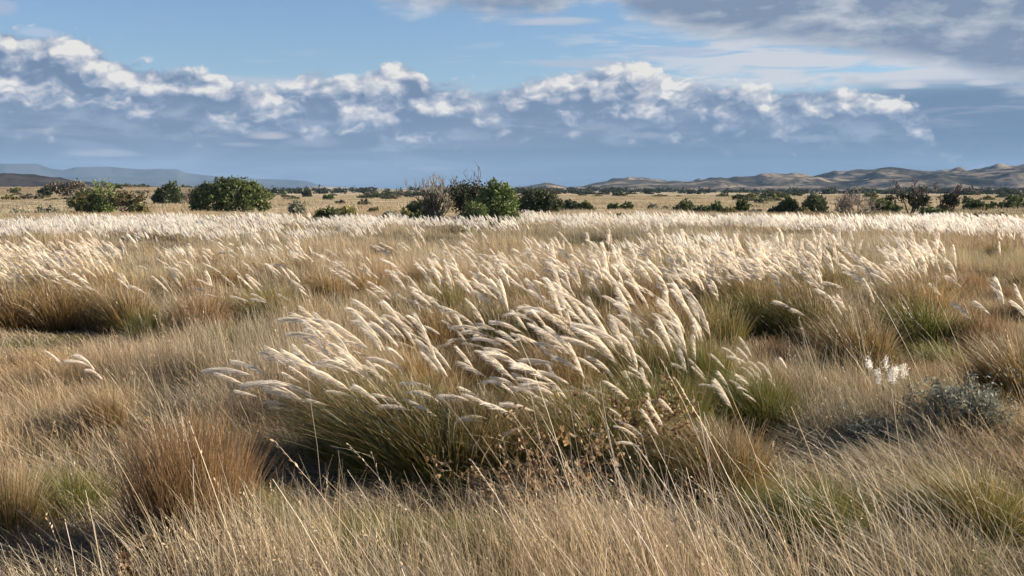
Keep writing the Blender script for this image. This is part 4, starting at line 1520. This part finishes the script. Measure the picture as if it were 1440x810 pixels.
def near_tall(x, y):
    px_, py_ = photo_px(x, y)
    # short, open ground before the big central group and round the green pair
    f = 1 - 0.45 * np.exp(-((px_ - 700) / 330) ** 2 - ((py_ - 720) / 110) ** 2)
    f = f * (1 - 0.35 * np.exp(-((px_ - 1130) / 160) ** 2 - ((py_ - 520) / 50) ** 2))
    return f


lay('grass', 3500, 2.6, 12.5, 43, 0.20, 140, 1.05, 0.62, 1.7, 21, 'dry knee-high grass filling the ground between the near tussocks', tallf=near_tall)
lay('grass', 5000, 12.0, 30.0, 35, 0.34, 120, 1.9, 0.62, 1.8, 22, 'tan and golden grass between the tussocks in the middle distance', seg=3)


def litter_k(x, y, r):
    return np.where(r.random(len(x)) < 0.8, 5, 0)


def bare_only(x, y):
    # matted dead leaves on the ground the turf leaves bare
    return 0.75 + 0 * x


CLEAR_ALL = False
lay('grass', 2200, 2.8, 11.0, 43, 0.24, 160, 1.1, 0.9, 1.75, 26, 'matted dead leaves and short stubble between the near tussocks', kfun=litter_k, tallf=bare_only)
CLEAR_ALL = True


def culm_k(x, y, r):
    return np.full(len(x), 6)


def culm_tall(x, y):
    px_, py_ = photo_px(x, y)
    w_ = sst(px_, 820, 1000) * sst(py_, 560, 640) + 0.75 * sst(-px_, -380, -240) * sst(-py_, -760, -690) + 0.25 * sst(py_, 760, 820)
    return np.where(np.random.default_rng(4).random(len(x)) < 0.012 + w_, 0.85, 0.02)


lay('grass', 620, 2.9, 9.0, 40, 0.30, 80, 1.0, 0.85, 1.8, 23, 'long pale bare stems leaning with the wind through the near grass', kfun=culm_k, tallf=culm_tall)

# --- beyond: tan grass, then the pale plumed meadow up to the shrubs, then short straw grass
def far_k(x, y, r):
    n1 = VA.fbm(x * 0.12 + 20, y * 0.12 + 20, 3)
    k = np.where(n1 > 0.5, 4, 1)
    k = np.where(VB.fbm(x * 0.05 + 20, y * 0.05 + 20, 3) > 0.57, 0, k)
    return np.where(r.random(len(x)) < 0.12, 2, k)


lay('grass', 7000, 29.0, 85.0, 31, 0.75, 130, 4.2, 0.62, 1.7, 24, 'smooth tan grass beyond the plumed tussocks', seg=3, kfun=far_k, mat=M_far, tallf=lambda x, y: 1 - 0.45 * sst(np.hypot(x, y), 42, 60))
lay('grass', 8000, 80.0, 420.0, 30, 1.6, 60, 12.0, 0.50, 1.15, 25, 'short straw grass among the shrubs of the plain', seg=2, kfun=far_k, mat=M_far)


def plume_patch(seed, rad, n, wmul):
    """far plumed grass: bunches of stems whose top third is silky white"""
    r = np.random.default_rng(seed)
    xy = disc(n, rad, r)
    root = np.concatenate([xy, np.zeros((n, 1))], 1)
    h = r.uniform(0.48, 0.74, n)
    le = WIND[None, :] * r.normal(0.42, 0.14, (n, 1)) + r.normal(0, 0.12, (n, 2))
    parts = [ribbons(root, h * 0.8, le * 0.5, r.uniform(1.5, 2.0, n), 0.008 * wmul * r.uniform(0.7, 1.3, n), 3, tones(n, r, OLIVE + TAUPE), tones(n, r, GOLD + TAUPE), tones(n, r, STRAW), r)]
    # heads
    m = n
    t0 = 0.68
    lean3 = np.concatenate([le, np.zeros((m, 1))], 1)
    lm = np.linalg.norm(le, axis=1)[:, None]
    bend = r.uniform(1.6, 2.2, m)[:, None]
    Q = []
    for t in np.linspace(t0, 1.0, 4):
        Q.append(root + h[:, None] * (lean3 * t ** bend + np.array([0, 0, 1.0]) * (t - 0.22 * lm ** 1.5 * t ** 3)))
    Q = np.stack(Q, 1)
    for f0 in (0.0, math.pi / 2):
        face = r.uniform(0, 0.6, m) + f0
        sd = np.stack([np.cos(face), np.sin(face), np.zeros(m)], 1)[:, None, :]
        wv = (np.array([0.012, 0.034, 0.030, 0.006]) * math.sqrt(wmul))[None, :, None] * 0.5 * r.uniform(0.8, 1.25, m)[:, None, None]
        V = np.stack([Q - sd * wv, Q + sd * wv], 2).reshape(-1, 3)
        q = np.arange(3)[:, None] * 2 + np.array([0, 1, 3, 2])[None, :]
        F = (np.arange(m)[:, None, None] * 8 + q[None]).reshape(-1, 4)
        C = np.repeat(tones(m, r, CREAM, 0.08), 8, 0)
        parts.append((V, F, C))
    return mesh_from('plume_patch', *join(parts))


M_farplume = leafy('far_plume', 0.5, 0.0, 0.5, hue=0.10, gain=1.16)


def plumed(name, n, r0, r1, rad, nb, wmul, seed, thr, label, p=1.6):
    r = np.random.default_rng(seed)
    x, y = wedge(n, r0, r1, -31, 31, r, p)
    d = np.hypot(x, y)
    q = VC.fbm(x * 0.13 + 44, y * 0.22 + 44, 3)
    px_, py_ = photo_px(x, y)
    ok = (q + r.normal(0, 0.03, len(x)) > thr(px_, d)) & clear_of(x, y, 1.0)
    x, y = x[ok], y[ok]
    ms = [plume_patch(seed * 10 + i, rad, nb, wmul) for i in range(6)]
    s = r.uniform(0.8, 1.15, len(x))
    turn = np.zeros((len(x), 3))
    turn[:, 2] = r.normal(0, 0.25, len(x))
    return scatter(name, ms, M_farplume, np.stack([x, y, height(x, y)], 1), r.integers(0, 6, len(x)), turn, np.stack([s, s, s], 1), label, 'grass')


plumed('plume_grass', 1200, 38, 54, 0.55, 22, 1.5, 31, lambda p_, d: 0.58 - 0.11 * sst(d, 40, 45) + 0.2 * sst(d, 49, 54), 'silvery plumed grass in a pale band in front of the far shrubs')
plumed('plume_grass', 420, 23, 40, 0.34, 12, 1.1, 32, lambda p_, d: 0.67 + 0 * d, 'scattered silvery plumes in the tan grass beyond the tussock bands', 1.8)


# ---------------------------------------------------------------- single weeds near the camera
def sage_brush(px, pb, label):
    x, y, d = spot(px, pb)
    root = empty('sagebrush', (x, y, hgt(x, y)))
    tag(root, label, 'shrub')
    r = np.random.default_rng(91)
    allp = []
    for i in range(26):
        an = r.uniform(0, 2 * math.pi)
        allp += grow((r.uniform(-.1, .1), r.uniform(-.1, .1), 0), (math.cos(an) * 0.75, math.sin(an) * 0.75, 1), r.uniform(0.16, 0.24), 0.006, 2, r, 0.4, 4, 0.6, 0.75, 0.3)
    V, F, C = tubes([(p, q) for p, q, dp in allp], 3, (0.15, 0.12, 0.09), 0.2)
    obj('stems', mesh_from('stems', V, F, C), M_twig, root)
    ends = np.concatenate([p[2:] for p, q, dp in allp if dp < 2])
    sel = ends[r.integers(0, len(ends), 1500)]
    V, F, C = leaf_cloud(sel, np.full(len(sel), 0.035), 8000, 0.013, (0.26, 0.28, 0.21), r, 0.3, 1, 0.5, 2.4, 0.02, 5, 0.5, (0.38, 0.40, 0.32))
    obj('leaves', mesh_from('leaves', V, F, C), M_leaf, root)
    return root


s1 = sage_brush(1345, 622, 'grey-green feathery sagebrush in the near grass on the right')
s1.scale = (1.2, 1.0, 0.95)
s2 = s1.copy(); COL.objects.link(s2)
for ch in list(s1.children):
    c2 = ch.copy(); COL.objects.link(c2); c2.parent = s2
x_, y_, _ = spot(1235, 632)
s2.location = (x_, y_, hgt(x_, y_)); s2.rotation_euler = (0, 0, 2.0); s2.scale = (0.7, 0.7, 0.5)
s2['label'] = 'smaller, lower grey-green sagebrush left of the feathery one'


def dry_weed(px, pb, sx, label, seed, n_stem=9, up=0.9, hh=0.62):
    """a dead weed: pale branching stems hung with curled brown leaves"""
    x, y, d = spot(px, pb)
    root = empty('dry_weed', (x, y, hgt(x, y)))
    tag(root, label, 'weed')
    r = np.random.default_rng(seed)
    allp = []
    for i in range(n_stem):
        allp += grow((r.uniform(-.12, .12), r.uniform(-.08, .08), 0), (r.uniform(-1.0, 0.5) * sx, r.uniform(-0.5, 0.1), up), r.uniform(0.7, 1.0) * hh * 0.6, 0.0034, 2, r, 0.5, 3, 0.45, 0.62, 0.0)
    V, F, C = tubes([(p, q) for p, q, dp in allp], 4, (0.40, 0.30, 0.19), 0.2)
    obj('stems', mesh_from('stems', V, F, C), M_stalk, root)
    # curled leaves
    ends = np.concatenate([p[1:] for p, q, dp in allp if dp < 2])
    m = 620
    c_ = ends[r.integers(0, len(ends), m)] + r.normal(0, 0.003, (m, 3))
    k = 5
    t = np.linspace(0, 1, k)[None, :, None]
    ax = r.normal(0, 1, (m, 3)); ax[:, 2] -= 0.9
    ax /= np.linalg.norm(ax, axis=1, keepdims=True)
    b = np.cross(ax, r.normal(0, 1, (m, 3))); b /= np.linalg.norm(b, axis=1, keepdims=True)
    nn = np.cross(ax, b)
    L = r.uniform(0.018, 0.05, m)[:, None, None]
    curl = r.uniform(1.5, 4.5, m)[:, None, None]
    Q = c_[:, None, :] + L * (ax[:, None, :] * np.sin(curl * t) / curl * 1.4 + nn[:, None, :] * (1 - np.cos(curl * t)) / curl * 1.4)
    wv = L * 0.24 * np.sin(np.clip(t * 0.9 + 0.08, 0, 1) * math.pi)
    V = np.stack([Q - b[:, None, :] * wv, Q + b[:, None, :] * wv], 2).reshape(-1, 3)
    q = np.arange(k - 1)[:, None] * 2 + np.array([0, 1, 3, 2])[None, :]
    F = (np.arange(m)[:, None, None] * 2 * k + q[None]).reshape(-1, 4)
    C = np.repeat(tones(m, r, [(0.30, 0.19, 0.10), (0.42, 0.29, 0.15), (0.21, 0.125, 0.065), (0.50, 0.38, 0.23)], 0.15), 2 * k, 0)
    obj('leaves', mesh_from('leaves', V, F, C), M_weed, root)
    return root


dry_weed(755, 730, 0.95, 'dead brown weed with curled leaves sprawling in front of the central group', 5, 12, 0.75, 0.74)
dry_weed(930, 690, 0.8, 'smaller dead weed with curled leaves beside the tan-brown tussock', 6, 6, 1.2, 0.70)
dry_weed(205, 840, 0.4, 'small dead weed with curled seed heads at the bottom left', 8, 5, 1.2, 0.24)


def cotton_weed(px, pb, label):
    """a thin weed topped with fluffy white seed heads"""
    x, y, d = spot(px, pb)
    root = empty('seeding_weed', (x, y, hgt(x, y)))
    tag(root, label, 'weed')
    r = np.random.default_rng(23)
    st = []
    for i in range(10):
        bx, by = r.uniform(-.13, .13), r.uniform(-.08, .08)
        top_ = np.array([bx * 1.3 - r.uniform(0.04, 0.16), by * 1.3, r.uniform(0.52, 0.66)])
        t = np.linspace(0, 1, 7)[:, None]
        P = np.array([bx * 0.5, by * 0.5, 0]) * (1 - t) + top_ * t + r.normal(0, 0.004, (7, 3))
        V, F, C = tubes([(P, np.linspace(0.003, 0.0015, 7))], 4, (0.36, 0.28, 0.16))
        s = obj('stem', mesh_from('stem', V, F, C), M_stalk, root)
        n = int(r.uniform(70, 190))
        hl = r.uniform(0.03, 0.10)
        cen = P[-1] + (P[-3] - P[-1]) / np.linalg.norm(P[-3] - P[-1]) * r.random((n, 1)) * hl + np.array([-1, 0, -0.4]) * r.random((n, 1)) * 0.03 + r.normal(0, 0.007, (n, 3))
        dd = r.normal(0, 1, (n, 3)); dd[:, 2] += 0.4; dd[:, 0] -= 0.3
        dd /= np.linalg.norm(dd, axis=1, keepdims=True)
        h = r.uniform(0.006, 0.024, n)[:, None] * (0.5 + 0.8 * r.random((n, 1)))
        sd = np.cross(dd, r.normal(0, 1, (n, 3))); sd /= np.linalg.norm(sd, axis=1, keepdims=True)
        a, b_ = cen, cen + dd * h
        Vv = np.stack([a - sd * .0014, a + sd * .0014, b_ + sd * .0010, b_ - sd * .0010], 1).reshape(-1, 3)
        o_ = obj('seed_head', mesh_from('seed_head', Vv, np.arange(n * 4).reshape(-1, 4), np.repeat(tones(n, r, CREAM, 0.06), 4, 0)), M_plume, s)
    return root


cotton_weed(1258, 636, 'thin weed topped with fluffy white seed heads left of the grey-green sagebrush')
bpy.context.view_layer.update()
